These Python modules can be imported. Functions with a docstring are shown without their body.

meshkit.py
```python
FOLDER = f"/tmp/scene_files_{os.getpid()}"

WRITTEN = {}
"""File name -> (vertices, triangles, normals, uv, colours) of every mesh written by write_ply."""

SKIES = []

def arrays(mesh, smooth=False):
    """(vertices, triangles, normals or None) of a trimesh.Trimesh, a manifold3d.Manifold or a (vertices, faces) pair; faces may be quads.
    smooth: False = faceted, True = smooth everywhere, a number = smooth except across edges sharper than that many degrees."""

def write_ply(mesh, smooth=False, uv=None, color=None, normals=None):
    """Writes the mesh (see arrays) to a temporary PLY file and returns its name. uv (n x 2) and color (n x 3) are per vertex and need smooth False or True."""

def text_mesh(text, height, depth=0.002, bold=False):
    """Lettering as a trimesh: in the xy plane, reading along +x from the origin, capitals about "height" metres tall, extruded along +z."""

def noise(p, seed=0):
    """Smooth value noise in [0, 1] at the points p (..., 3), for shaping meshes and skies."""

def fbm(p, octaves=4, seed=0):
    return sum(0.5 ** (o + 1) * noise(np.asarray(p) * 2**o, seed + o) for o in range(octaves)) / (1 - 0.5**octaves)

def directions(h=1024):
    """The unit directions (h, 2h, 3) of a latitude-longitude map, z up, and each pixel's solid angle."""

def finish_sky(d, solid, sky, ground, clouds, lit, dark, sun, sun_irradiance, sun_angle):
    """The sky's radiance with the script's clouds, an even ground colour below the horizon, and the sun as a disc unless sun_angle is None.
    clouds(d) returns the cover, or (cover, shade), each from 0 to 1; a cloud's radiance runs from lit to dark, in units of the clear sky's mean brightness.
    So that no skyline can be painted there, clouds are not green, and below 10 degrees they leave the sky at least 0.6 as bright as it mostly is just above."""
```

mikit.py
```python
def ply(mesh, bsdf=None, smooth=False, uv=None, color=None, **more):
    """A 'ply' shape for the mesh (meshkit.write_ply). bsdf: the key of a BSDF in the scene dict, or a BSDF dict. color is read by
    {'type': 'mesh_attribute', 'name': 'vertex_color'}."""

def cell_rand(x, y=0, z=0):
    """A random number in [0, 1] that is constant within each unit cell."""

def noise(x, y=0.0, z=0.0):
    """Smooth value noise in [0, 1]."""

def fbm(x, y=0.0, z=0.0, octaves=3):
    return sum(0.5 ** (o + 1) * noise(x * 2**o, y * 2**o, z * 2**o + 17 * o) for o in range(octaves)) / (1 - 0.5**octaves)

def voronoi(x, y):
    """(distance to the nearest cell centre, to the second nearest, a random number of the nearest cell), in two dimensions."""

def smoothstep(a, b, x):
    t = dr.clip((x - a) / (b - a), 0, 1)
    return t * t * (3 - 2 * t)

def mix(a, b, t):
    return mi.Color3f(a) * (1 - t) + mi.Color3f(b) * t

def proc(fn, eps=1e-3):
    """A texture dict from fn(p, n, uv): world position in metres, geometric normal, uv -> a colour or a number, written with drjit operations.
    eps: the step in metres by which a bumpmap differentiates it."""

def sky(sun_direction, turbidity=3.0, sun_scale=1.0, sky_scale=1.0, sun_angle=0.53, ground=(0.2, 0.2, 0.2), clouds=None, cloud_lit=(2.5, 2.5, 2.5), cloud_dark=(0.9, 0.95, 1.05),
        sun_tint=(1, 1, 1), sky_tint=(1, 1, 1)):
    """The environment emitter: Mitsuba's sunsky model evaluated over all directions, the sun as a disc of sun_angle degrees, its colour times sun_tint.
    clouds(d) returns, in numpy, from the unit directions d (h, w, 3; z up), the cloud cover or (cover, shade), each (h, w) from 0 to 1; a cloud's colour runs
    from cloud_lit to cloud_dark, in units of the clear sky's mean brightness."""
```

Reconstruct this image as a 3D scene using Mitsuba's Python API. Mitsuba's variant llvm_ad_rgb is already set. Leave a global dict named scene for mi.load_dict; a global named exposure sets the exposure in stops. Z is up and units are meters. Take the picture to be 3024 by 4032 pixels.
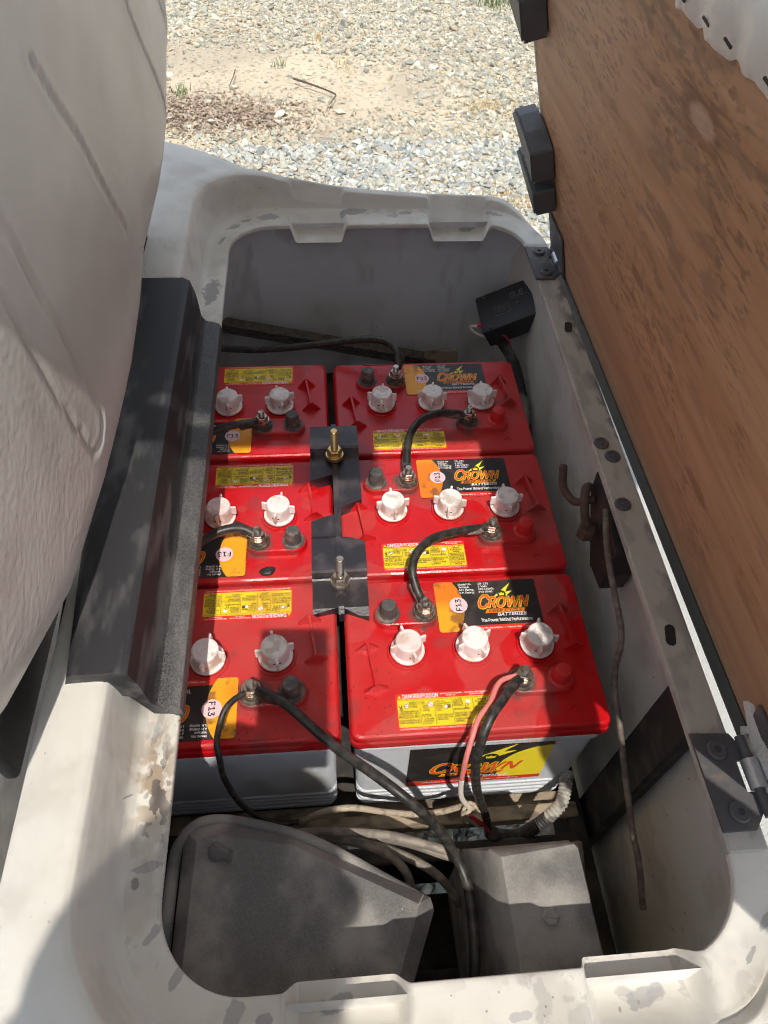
import math
import numpy as np
import trimesh
import shapely
import shapely.geometry as sg
from shapely import affinity
import manifold3d as m3
import drjit as dr
import mitsuba as mi
import mikit
import meshkit
from mikit import proc, noise, fbm, voronoi, smoothstep, mix

T = mi.ScalarTransform4f
scene, labels = {}, {}
rng = np.random.default_rng(7)

# ---------------------------------------------------------------- camera, sky, exposure
# World: z = 0 is the battery tops, x points to the cart's front, y across the cart away from the viewer; the ground lies at z = GZ.
GZ = -0.62
EYE = np.array([-0.0102, -0.2603, 0.6758])
FWD = np.array([0.07417, 0.62228, -0.77927])
UP = np.array([0.03872, 0.77904, 0.62578])
scene['camera'] = {'type': 'perspective', 'fov': math.degrees(2 * math.atan(1512 / 2830)), 'fov_axis': 'x', 'near_clip': 0.02, 'far_clip': 500.0,
                   'to_world': T().look_at(origin=EYE.tolist(), target=(EYE + FWD).tolist(), up=UP.tolist())}


def thin_cloud(d):
    # bright thin cloud spread over the whole sky
    c = .62 + .5 * (meshkit.fbm(d * 2.2, 4, 3) - .5)
    return np.clip(c, 0, 1), np.full(c.shape, .08)


scene['sky'] = mikit.sky([0.02, -0.55, 1.0], turbidity=3.0, sun_scale=.64, sun_tint=(.90, 1.0, 1.17), clouds=thin_cloud, cloud_lit=(2.35, 2.5, 2.75))
exposure = 2.15


# ---------------------------------------------------------------- helpers
_taken = set()


def numbered(key):
    k, i = key, 0
    while k in _taken or k in scene or k in labels:
        i += 1
        k = f'{key}_{i:03d}'
    _taken.add(k)
    return k


def tag(key, label=None, cat=None, group=None, kind=None):
    d = {k: v for k, v in (('label', label), ('category', cat), ('group', group), ('kind', kind)) if v}
    labels[key] = d
    return key


def thing(name, label, cat, group=None):
    return tag(numbered(name), label, cat, group)


def put(name, mesh, bsdf, parent=None, smooth=False, label=None, **more):
    key = numbered(parent + '__' + name if parent else name)
    scene[key] = mikit.ply(mesh, bsdf, smooth=smooth, **more)
    if label:
        labels[key] = {'label': label}
    return key


def join(ms):
    out = []
    for m in ms:
        if hasattr(m, 'to_mesh'):
            q = m.to_mesh()
            m = trimesh.Trimesh(q.vert_properties[:, :3], q.tri_verts, process=False)
        elif isinstance(m, tuple):
            v, f = np.asarray(m[0], float), np.asarray(m[1], int)
            if f.shape[1] == 4:
                f = np.vstack([f[:, [0, 1, 2]], f[:, [0, 2, 3]]])
            m = trimesh.Trimesh(v, f, process=False)
        out.append(m)
    return trimesh.util.concatenate(out)


def rrect(x0, y0, x1, y1, r, n=6):
    pts = []
    for cx, cy, a0 in ((x1 - r, y1 - r, 0), (x0 + r, y1 - r, 90), (x0 + r, y0 + r, 180), (x1 - r, y0 + r, 270)):
        for k in range(n + 1):
            a = math.radians(a0 + 90 * k / n)
            pts.append((cx + r * math.cos(a), cy + r * math.sin(a)))
    return np.array(pts)


def loft(rings, caps=(True, True)):
    """rings: list of (n x 3) loops, bottom to top, counter-clockwise from above."""
    n, v, f = len(rings[0]), np.vstack(rings), []
    for k in range(len(rings) - 1):
        for i in range(n):
            j = (i + 1) % n
            a, b, c, d = k * n + i, k * n + j, (k + 1) * n + j, (k + 1) * n + i
            f += [(a, b, c), (a, c, d)]
    v = v.tolist()
    if caps[0]:
        v.append(np.mean(rings[0], 0).tolist())
        f += [(len(v) - 1, (i + 1) % n, i) for i in range(n)]
    if caps[1]:
        v.append(np.mean(rings[-1], 0).tolist())
        o = (len(rings) - 1) * n
        f += [(len(v) - 1, o + i, o + (i + 1) % n) for i in range(n)]
    return trimesh.Trimesh(np.array(v), np.array(f), process=False)


def ring(p2, z):
    return np.column_stack([p2, np.full(len(p2), z)])


def bbox(x0, y0, z0, x1, y1, z1, b=0.002, r=None):
    r = r or b * 1.5
    rr = lambda i: rrect(x0 + i, y0 + i, x1 - i, y1 - i, max(r - i, 1e-4), 3)
    return loft([ring(rr(b), z0), ring(rr(0), z0 + b), ring(rr(0), z1 - b), ring(rr(.3 * b), z1 - .3 * b), ring(rr(b), z1)])


def obox(c, ax, ay_, az_, size, b=0.002):
    """A bevelled box with its own axes."""
    m = bbox(-size[0] / 2, -size[1] / 2, -size[2] / 2, size[0] / 2, size[1] / 2, size[2] / 2, b)
    R = np.column_stack([ax, ay_, az_])
    m.vertices = m.vertices @ R.T + np.asarray(c)
    return m


def spline(pts, n=8):
    p = np.asarray(pts, float)
    q = np.vstack([2 * p[0] - p[1], p, 2 * p[-1] - p[-2]])
    out = []
    for i in range(1, len(q) - 2):
        for t in np.arange(n) / n:
            a, b, c, d = q[i - 1:i + 3]
            out.append(.5 * (2 * b + (c - a) * t + (2 * a - 5 * b + 4 * c - d) * t * t + (3 * b - a - 3 * c + d) * t ** 3))
    out.append(p[-1])
    return np.array(out)


def tube(p, r, sides=12, flat=None):
    p = np.asarray(p, float)
    t = np.gradient(p, axis=0)
    t /= np.linalg.norm(t, axis=1, keepdims=True) + 1e-12
    a = np.cross(t[0], [0, 0, 1.0])
    if np.linalg.norm(a) < .1:
        a = np.cross(t[0], [1.0, 0, 0])
    A = []
    for k in range(len(p)):
        a = a - t[k] * np.dot(a, t[k])
        a /= np.linalg.norm(a)
        A.append(a.copy())
    A = np.array(A)
    B = np.cross(t, A)
    ang = np.arange(sides) * 2 * np.pi / sides
    r = np.broadcast_to(r, (len(p),))
    rings = [p[k] + r[k] * (np.cos(ang)[:, None] * A[k] + np.sin(ang)[:, None] * B[k]) for k in range(len(p))]
    return loft(rings)


def lathe(prof, n=28, at=(0, 0, 0)):
    a = np.arange(n) * 2 * np.pi / n
    rings = [np.column_stack([r * np.cos(a), r * np.sin(a), np.full(n, z)]) for r, z in prof]
    m = loft(rings)
    m.vertices += np.array(at)
    return m


def flat(poly, z, h=0.0003):
    """A thin printed sheet: polygon at height z, h thick."""
    ps = getattr(poly, 'geoms', [poly])
    ms = []
    for q in ps:
        m = trimesh.creation.extrude_polygon(q, h, engine='earcut')
        m.vertices += [0, 0, z]
        ms.append(m)
    return trimesh.util.concatenate(ms)


_text = {}


def txt(s, h, x, y, z, w=None, shear=0.0, bold=True, rot=0.0, center=False):
    """Printed lettering: only the top faces, at height z; w squeezes it to a width."""
    if (s, bold) not in _text:
        m = meshkit.text_mesh(s, 1.0, 0.02, bold=bold)
        k = m.face_normals[:, 2] > .5
        _text[s, bold] = trimesh.Trimesh(m.vertices, m.faces[k], process=False)
        _text[s, bold].remove_unreferenced_vertices()
    m = _text[s, bold].copy()
    v = m.vertices
    v[:, 2] = 0
    sx = h if w is None else w / (v[:, 0].max() - v[:, 0].min())
    v = np.column_stack([(v[:, 0] - v[:, 0].min()) * sx + shear * v[:, 1] * h, v[:, 1] * h, v[:, 2]])
    if center:
        v[:, :2] -= (v[:, :2].min(0) + v[:, :2].max(0)) / 2
    c, s_ = math.cos(math.radians(rot)), math.sin(math.radians(rot))
    v = np.column_stack([v[:, 0] * c - v[:, 1] * s_ + x, v[:, 0] * s_ + v[:, 1] * c + y, v[:, 2] + z])
    return trimesh.Trimesh(v, m.faces, process=False)


def mani_ext(pts, z0, z1):
    p = np.asarray(pts, float)
    if 0.5 * np.sum(p[:, 0] * np.roll(p[:, 1], -1) - np.roll(p[:, 0], -1) * p[:, 1]) < 0:
        p = p[::-1]
    return m3.Manifold.extrude(m3.CrossSection([p]), z1 - z0).translate([0, 0, z0])


def ball(p, r, n=16):
    return m3.Manifold.sphere(r, n).translate(list(map(float, p)))


def bone(a, b, ra, rb, n=16):
    return m3.Manifold.batch_hull([ball(a, ra, n), ball(b, rb, n)])


def two(d):
    return {'type': 'twosided', 'bsdf': d}


def rgb(*c):
    return {'type': 'rgb', 'value': list(c if len(c) == 3 else c * 3)}


def pbr(col, rough=.5, metal=0.0, spec=.5, **k):
    b = proc(col) if callable(col) else rgb(*col)
    r = proc(rough) if callable(rough) else rough
    return two({'type': 'principled', 'base_color': b, 'roughness': r, 'metallic': metal, 'specular': spec, **k})


def bumped(d, fn, scale, eps=1e-3):
    inner = d['bsdf']
    return two({'type': 'bumpmap', 'arbitrary': proc(fn, eps), 'scale': scale, 'bsdf': inner})


# ---------------------------------------------------------------- materials
def specks(p, k, r0=.10, r1=.22, share=.35):
    """Round specks of uneven size, k cells to the metre, on a share of the cells."""
    f, _, w = voronoi(p.x * k + p.z * k * .37, p.y * k + p.z * k * .61)
    return (1 - smoothstep(r0, r1, f / (.35 + w))) * dr.select(w < share, 1.0, 0.0)


def lid_col(p, n, uv):
    dust = smoothstep(.42, .75, fbm(p.x * 22, p.y * 22, p.z * 22, 4))
    film = smoothstep(.50, .525, fbm(p.x * 13 + 2, p.y * 13, p.z * 13, 3))          # dried dust with an edge, as after rain
    c = mix((.51, .006, .010), (.48, .042, .040), dr.clip(dust * .55 + film * .65, 0, 1))
    c = mix(c, (.55, .30, .28), specks(p, 75, .05, .13, .16) * smoothstep(.48, .62, fbm(p.x * 13 + 2, p.y * 13, p.z * 13, 3)) * .6)
    speck = specks(p, 110, .12, .3, .3) * smoothstep(.45, .7, fbm(p.x * 9 + 4, p.y * 9, 0, 2))
    c = mix(c, (.16, .015, .014), speck * .7)
    # grime round the posts (uv: the battery's own millimetres)
    def near(cx, cy, r0, r1):
        return 1 - smoothstep(r0, r1, dr.sqrt(dr.square(uv.x - cx) + dr.square(uv.y - cy)) + 9 * (noise(p.x * 130, p.y * 130, p.z * 90) - .5))
    g = dr.maximum(dr.maximum(near(86, 133, 10, 22), near(176, 49, 10, 22)), dr.maximum(near(47, 133, 8, 17), near(215, 49, 7, 15) * .45))
    g = dr.maximum(g, smoothstep(.62, .8, fbm(p.x * 30 + 9, p.y * 30, 3, 3)) * .35)
    return mix(c, (.075, .06, .055), g * .85)


def lid_rough(p, n, uv):
    return .24 + .16 * smoothstep(.35, .7, fbm(p.x * 16, p.y * 16, 1, 3)) + .22 * smoothstep(.50, .525, fbm(p.x * 13 + 2, p.y * 13, p.z * 13, 3))


scene['lid_red'] = bumped(pbr(lid_col, lid_rough, spec=.5), lambda p, n, uv: fbm(p.x * 700, p.y * 700, p.z * 700, 2), .00018, 4e-4)
scene['case_grey'] = pbr(lambda p, n, uv: mix((.60, .63, .67), (.45, .43, .38), smoothstep(.55, .8, fbm(p.x * 20, p.y * 20, p.z * 8, 3)) * .8), .38)


def cap_col(p, n, uv):
    d = smoothstep(.46, .66, fbm(p.x * 85, p.y * 85, p.z * 60, 4))
    c = mix((.80, .75, .73), (.46, .38, .29), d * .72)
    return mix(c, (.70, .42, .40), smoothstep(.5, .75, noise(p.x * 14, p.y * 14, 0)) * .35)


scene['cap_white'] = pbr(cap_col, .42)
scene['post_grey'] = pbr(lambda p, n, uv: mix((.075, .07, .07), (.17, .145, .12), smoothstep(.45, .7, fbm(p.x * 160, p.y * 160, p.z * 90, 3))), .6)
scene['collar_dirt'] = pbr(lambda p, n, uv: mix((.05, .043, .035), (.14, .115, .085), smoothstep(.4, .7, fbm(p.x * 240, p.y * 240, p.z * 200, 3))), .75)
scene['cap_red'] = pbr((.55, .02, .02), .45)
scene['steel'] = pbr(lambda p, n, uv: mix((.46, .41, .36), (.22, .15, .10), smoothstep(.5, .7, fbm(p.x * 260, p.y * 260, p.z * 260, 2))), .3, .9)
scene['brass'] = pbr((.70, .50, .22), .3, .9)
scene['lead'] = pbr(lambda p, n, uv: mix((.20, .18, .15), (.075, .06, .05), noise(p.x * 240, p.y * 240, p.z * 240)), .5, .4)
scene['print_black'] = pbr(lambda p, n, uv: mix((.022, .02, .02), (.07, .05, .045), smoothstep(.5, .8, fbm(p.x * 60, p.y * 60, p.z * 60, 3)) * .6), .42)
scene['print_red'] = pbr((.66, .035, .02), .42)
scene['print_yellow'] = pbr(lambda p, n, uv: mix((.80, .60, .02), (.72, .42, .03), smoothstep(.45, .75, fbm(p.x * 25, p.y * 25, p.z * 25, 3)) * .7), .42)
scene['print_orange'] = pbr(lambda p, n, uv: mix(mix((.86, .36, .015), (.80, .20, .012), smoothstep(.35, .65, fbm(p.x * 18, p.y * 18, 2, 2))), (.20, .09, .03), smoothstep(.56, .72, fbm(p.x * 75, p.y * 75, p.z * 75, 4)) * .8), .42)
scene['print_bright'] = pbr((.86, .70, .03), .42)
scene['print_logo'] = pbr((.80, .10, .02), .42)
scene['print_white'] = pbr((.82, .80, .78), .45)
scene['print_pink'] = pbr((.80, .55, .58), .5)
scene['print_ink'] = pbr((.02, .02, .02), .5)


def cable_col(p, n, uv):
    return mix((.020, .019, .018), (.075, .065, .055), smoothstep(.35, .8, fbm(p.x * 170, p.y * 170, p.z * 170, 3)) * .7)


scene['cable_black'] = pbr(cable_col, .42)
scene['cable_dusty'] = pbr(lambda p, n, uv: mix((.17, .15, .13), (.30, .265, .22), smoothstep(.3, .7, fbm(p.x * 120, p.y * 120, p.z * 120, 3))), .65)
scene['wire_tan'] = pbr(lambda p, n, uv: mix((.44, .37, .28), (.22, .17, .12), smoothstep(.5, .8, fbm(p.x * 150, p.y * 150, p.z * 150, 3))), .6)
scene['wire_pink'] = pbr((.72, .22, .20), .5)
scene['wire_red'] = pbr((.62, .04, .06), .45)
scene['wire_white'] = pbr((.72, .66, .58), .55)
scene['conduit'] = pbr(lambda p, n, uv: mix((.035, .034, .033), (.36, .34, .30), smoothstep(.5, .75, fbm(p.x * 30, p.y * 30, p.z * 30, 3)) * .7), .6)
scene['conduit_dusty'] = pbr(lambda p, n, uv: mix((.42, .40, .36), (.16, .15, .14), smoothstep(.5, .75, fbm(p.x * 90, p.y * 90, p.z * 90, 2))), .8)
scene['holddown_black'] = bumped(pbr(lambda p, n, uv: mix((.022, .019, .023), (.11, .085, .09), smoothstep(.45, .8, fbm(p.x * 45, p.y * 45, p.z * 45, 4)) * .7), .36), lambda p, n, uv: fbm(p.x * 500, p.y * 500, p.z * 500, 2), .0002, 5e-4)


SCUFFS = [(-.150, -.125, .2, .011, .0035, .27), (-.142, -.168, .9, .012, .003, .28), (-.122, -.192, 1.0, .014, .004, .26), (-.158, -.135, 1.5, .004, .003, .10), (-.085, -.218, 1.1, .013, .005, .27), (-.066, -.222, .1, .006, .004, .20),
          (-.155, -.02, 1.4, .018, .003, .30), (-.147, .02, .3, .006, .003, .25), (-.135, .735, .7, .012, .004, .24), (-.118, .752, .4, .010, .003, .18), (-.085, .762, .15, .020, .008, .27), (-.150, .70, 1.2, .012, .003, .20),
          (-.156, .575, 1.5, .030, .010, .16), (.040, .772, .1, .020, .006, .22), (.215, .757, .2, .016, .006, .24), (.255, .765, -.5, .014, .004, .22), (.12, .770, .05, .012, .004, .28), (.19, -.226, .3, .016, .006, .30), (.10, -.232, .1, .010, .003, .34), (.285, -.19, .6, .010, .003, .22), (.265, -.21, .8, .008, .002, .18), (-.02, -.215, .2, .014, .006, .25)]


def body_col(p, n, uv):
    c = mix((.585, .565, .505), (.65, .63, .575), fbm(p.x * 6, p.y * 6, p.z * 6, 3))
    dirt = smoothstep(.45, .72, fbm(p.x * 26, p.y * 26, p.z * 26, 4))
    c = mix(c, (.40, .36, .30), dirt * .40)
    fl = smoothstep(.8, .95, dr.abs(n.z)) * (1 - smoothstep(.118, .126, p.z))          # the seat flange is the worn part
    wear = smoothstep(.56, .64, fbm(p.x * 95 + 3, p.y * 80, 1, 5)) * smoothstep(.46, .62, fbm(p.x * 11, p.y * 9, 5, 2)) * fl
    c = mix(c, (.27, .265, .26), wear * .42)
    grey = smoothstep(.50, .75, fbm(p.x * 24, p.y * 24, 9, 4)) * fl
    c = mix(c, (.38, .36, .32), grey * .5)
    # single scuffs and chips on the seat flange: x, y, direction, length, width, tone
    for sx_, sy_, sa_, sl_, sw_, st_ in SCUFFS:
        ca_, sn_ = math.cos(sa_), math.sin(sa_)
        u_ = (p.x - sx_) * ca_ + (p.y - sy_) * sn_
        v_ = -(p.x - sx_) * sn_ + (p.y - sy_) * ca_
        q_ = dr.sqrt(dr.square(u_ / sl_) + dr.square(v_ / sw_)) + .9 * (fbm(p.x * 210, p.y * 210, 3, 3) - .5)
        c = mix(c, (st_, st_, st_ * 1.03), (1 - smoothstep(.82, 1.0, q_)) * .62 * (1 - smoothstep(.125, .135, p.z)) * smoothstep(.3, .6, dr.abs(n.z)))
    brown = dr.exp(-dr.square((p.x + .153) / .015) - dr.square((p.y + .062) / .040)) * smoothstep(.38, .58, fbm(p.x * 120, p.y * 90, 5, 4))
    c = mix(c, (.24, .165, .095), dr.clip(brown * 1.2, 0, 1) * .8)
    blot = dr.exp(-dr.square((p.x + .149) / .010) - dr.square((p.y + .075) / .040)) * smoothstep(.54, .57, fbm(p.x * 190, p.y * 120, 8, 3))
    c = mix(c, (.07, .06, .06), blot * .9)
    spots = specks(p, 70, .06, .13, .35) * smoothstep(.45, .6, fbm(p.x * 9, p.y * 9, p.z * 9, 2))
    return mix(c, (.13, .11, .10), spots * .6)


scene['body_beige'] = bumped(pbr(body_col, lambda p, n, uv: .36 + .3 * fbm(p.x * 20, p.y * 20, p.z * 20, 3), spec=.4), lambda p, n, uv: fbm(p.x * 120, p.y * 120, p.z * 120, 3), .0006, 1e-3)
scene['wall_grey'] = pbr(lambda p, n, uv: mix(mix((.66, .67, .67), (.50, .48, .44), smoothstep(.4, .75, fbm(p.x * 7, p.y * 7, p.z * 7, 4))), (.30, .27, .23), dr.clip(smoothstep(.52, .72, fbm(p.x * 34, p.y * 34, p.z * 9, 4)) * .35 + specks(p, 16, .03, .06, .2) * .5, 0, 1)), .55)
scene['flange_grey'] = bumped(pbr(lambda p, n, uv: mix(mix((.46, .43, .37), (.40, .38, .34), fbm(p.x * 20, p.y * 6, 0, 3)), (.12, .11, .105), dr.clip(smoothstep(.48, .66, fbm(p.x * 85, p.y * 34, 2, 5)) * (.35 + .9 * smoothstep(.298, .318, p.x)), 0, 1) * .8), .5), lambda p, n, uv: fbm(p.x * 200, p.y * 200, 0, 2), .0003)


def vinyl_bump(p, n, uv):
    return fbm(p.x * 260, p.y * 260, p.z * 260, 3) + 1.6 * fbm(p.x * 34, p.y * 34, p.z * 34, 2)


scene['vinyl'] = bumped(pbr(lambda p, n, uv: mix((.50, .495, .475), (.40, .39, .37), smoothstep(.4, .75, fbm(p.x * 9, p.y * 9, p.z * 9, 4)) * .7), .36, spec=.5), vinyl_bump, .0005, 8e-4)
scene['vinyl_white'] = bumped(pbr((.66, .64, .60), .45), vinyl_bump, .0005, 8e-4)
scene['vinyl_dark'] = pbr((.022, .022, .024), .4)
scene['thread'] = pbr((.30, .28, .24), .7)
scene['trim_black'] = bumped(pbr(lambda p, n, uv: mix((.022, .022, .025), (.30, .29, .28), dr.clip(smoothstep(.5, .8, fbm(p.x * 50, p.y * 18, p.z * 50, 4)) * .3 + smoothstep(.2, .8, noise(p.x * 1500, p.y * 1500, p.z * 1500)) * smoothstep(-.160, -.150, p.x) * .36, 0, 1)), .46, spec=.4), lambda p, n, uv: voronoi(p.x * 620 + p.z * 300, p.y * 620)[0], .0007, 4e-4)
scene['plastic_dark'] = bumped(pbr(lambda p, n, uv: mix((.055, .062, .07), (.10, .105, .11), fbm(p.x * 40, p.y * 40, p.z * 40, 3)), .5), lambda p, n, uv: fbm(p.x * 600, p.y * 600, p.z * 600, 2), .0002, 5e-4)
scene['cover_dusty'] = bumped(pbr(lambda p, n, uv: mix(mix((.115, .112, .11), (.34, .325, .295), dr.clip(smoothstep(.30, .75, fbm(p.x * 24, p.y * 24, p.z * 24, 4)) * .8 + .22 * (noise(p.x * 900, p.y * 900, p.z * 900) - .3), 0, 1)), (.5, .48, .44), specks(p, 80, .05, .12, .25) * smoothstep(.4, .6, fbm(p.x * 14, p.y * 14, 1, 2)) * .7), .62), lambda p, n, uv: fbm(p.x * 900, p.y * 900, p.z * 900, 2) + 4 * fbm(p.x * 30, p.y * 30, p.z * 30, 2), .0004, 6e-4)
scene['hinge_paint'] = pbr(lambda p, n, uv: mix((.075, .075, .08), (.15, .12, .10), smoothstep(.5, .75, fbm(p.x * 60, p.y * 60, p.z * 60, 3)) * .6), .5)
scene['galvanised'] = pbr((.55, .57, .60), .38, .85)
scene['frame_dark'] = pbr(lambda p, n, uv: mix((.022, .021, .021), (.06, .05, .04), smoothstep(.45, .75, fbm(p.x * 30, p.y * 30, p.z * 30, 4))), .65)
scene['frame_tan'] = pbr(lambda p, n, uv: mix((.36, .29, .20), (.14, .11, .08), smoothstep(.4, .7, fbm(p.x * 50, p.y * 90, p.z * 50, 4))), .7)
scene['rust_rod'] = pbr(lambda p, n, uv: mix((.10, .08, .065), (.18, .145, .11), smoothstep(.4, .7, fbm(p.x * 180, p.y * 180, p.z * 180, 3))), .6)
scene['rust_dark'] = pbr(lambda p, n, uv: mix((.055, .035, .028), (.105, .065, .045), noise(p.x * 200, p.y * 200, p.z * 200)), .7)
scene['box_black'] = pbr((.025, .026, .032), .42)
scene['box_print'] = pbr((.16, .16, .17), .5)
scene['floor_rubber'] = bumped(pbr((.46, .46, .43), .6), lambda p, n, uv: voronoi(p.x * 300, p.y * 300)[0], .0022, 8e-4)
scene['roof_plastic'] = pbr((.70, .68, .62), .5)
SL = .27                                     # the open seat leans over the bay by this slope
SN = np.array([1, 0, SL]) / math.hypot(1, SL)
SU = np.array([-SL, 0, 1]) / math.hypot(1, SL)
SB = np.array([.328, 0, .11])


def ply_col(p, n, uv):
    d, y = (p.z - .11) * 1.036, p.y
    warp, ring_ = mi.Float(0), mi.Float(0)
    core = mi.Float(0)
    for ky, kd, s in ((.18, .395, .017), (.287, .212, .008), (.106, .126, .010)):
        r = dr.sqrt(dr.square((y - ky) / 2.6) + dr.square(d - kd)) / s
        core = dr.maximum(core, 1 - smoothstep(.35, .55, r))
        r = r + .5 * (fbm(y * 60, d * 120, 5, 3) - .5)
        ring_ = dr.maximum(ring_, dr.exp(-dr.square((r - .66) / .22)))
        warp = warp + (d - kd) / s * dr.exp(-r * r * .35) * .012
    dd = d + warp + .012 * fbm(y * 3, d * 6, 2, 2)
    g = fbm(y * 5, dd * 75, 0, 3)
    fine = noise(y * 16, dd * 420, 3)
    c = mix((.42, .235, .13), (.53, .325, .195), smoothstep(.2, .8, g) * .8)
    c = mix(c, (.36, .19, .11), smoothstep(.5, .9, fine) * .30)
    f2 = fbm(y * 85, dd * 330, 7, 3)
    fleck = smoothstep(.52, .72, f2) * smoothstep(.38, .66, fbm(y * 9, d * 13, 4, 3))
    c = mix(c, (.14, .085, .06), fleck * .5)
    stain = smoothstep(.50, .68, fbm(y * 30, dd * 100, 11, 5)) * smoothstep(.45, .65, fbm(y * 5, d * 7, 9, 2))
    c = mix(c, (.18, .115, .085), stain * .42)
    c = mix(c, (.47, .38, .31), smoothstep(.12, .40, d) * .40 * smoothstep(.1, .7, y))
    c = mix(c, (.28, .135, .07), (1 - smoothstep(.02, .25, d)) * .40)
    c = mix(c, (.17, .085, .05), ring_ * .5)
    return mix(c, mix((.25, .125, .07), (.52, .37, .28), smoothstep(.3, .33, d)), core * .65)


def ply_bump(p, n, uv):
    return fbm(p.y * 14, (p.z - .11) * 420, 0, 2)


scene['plywood'] = bumped(pbr(ply_col, .62, spec=.3), ply_bump, .0012, 5e-4)


def sand_col(p, n, uv):
    f = fbm(p.x * 6, p.y * 6, 0, 4)
    c = mix((.50, .42, .30), (.60, .52, .39), f)
    c = mix(c, (.36, .31, .24), smoothstep(.5, .75, fbm(p.x * 2.2 + 3, p.y * 2.2, 1, 3)) * .6)
    return mix(c, (.24, .20, .15), smoothstep(.66, .80, noise(p.x * 90, p.y * 90, 2)) * .5)


scene['sand'] = bumped(pbr(sand_col, .95, spec=.1), lambda p, n, uv: fbm(p.x * 60, p.y * 60, 0, 4), .02, 3e-3)
vc = {'type': 'mesh_attribute', 'name': 'vertex_color'}
scene['stone'] = two({'type': 'diffuse', 'reflectance': vc})
scene['twig_brown'] = pbr((.10, .075, .06), .8)
scene['leaf_litter'] = two({'type': 'diffuse', 'reflectance': vc})
scene['grass_green'] = pbr((.16, .22, .08), .7)
scene['grass_dry'] = pbr((.52, .38, .16), .8)
scene['skin'] = pbr((.52, .31, .22), .5)
scene['cloth_blue'] = pbr((.07, .10, .17), .85)
scene['cloth_grey'] = pbr((.16, .16, .17), .9)
scene['hair'] = pbr((.05, .035, .025), .6)
scene['shoe'] = pbr((.05, .05, .05), .6)
scene['phone_black'] = pbr((.02, .02, .022), .25)
scene['eye_white'] = pbr((.8, .8, .78), .3)

# ---------------------------------------------------------------- ground, gravel, plants
gx = np.concatenate([-np.geomspace(60, 3.2, 14), np.linspace(-3, 3, 121), np.geomspace(3.2, 60, 14)])
gy = np.concatenate([-np.geomspace(60, 1.2, 14), np.linspace(-1, 6, 141), np.geomspace(6.3, 80, 16)])
GXX, GYY = np.meshgrid(gx, gy)


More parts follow.
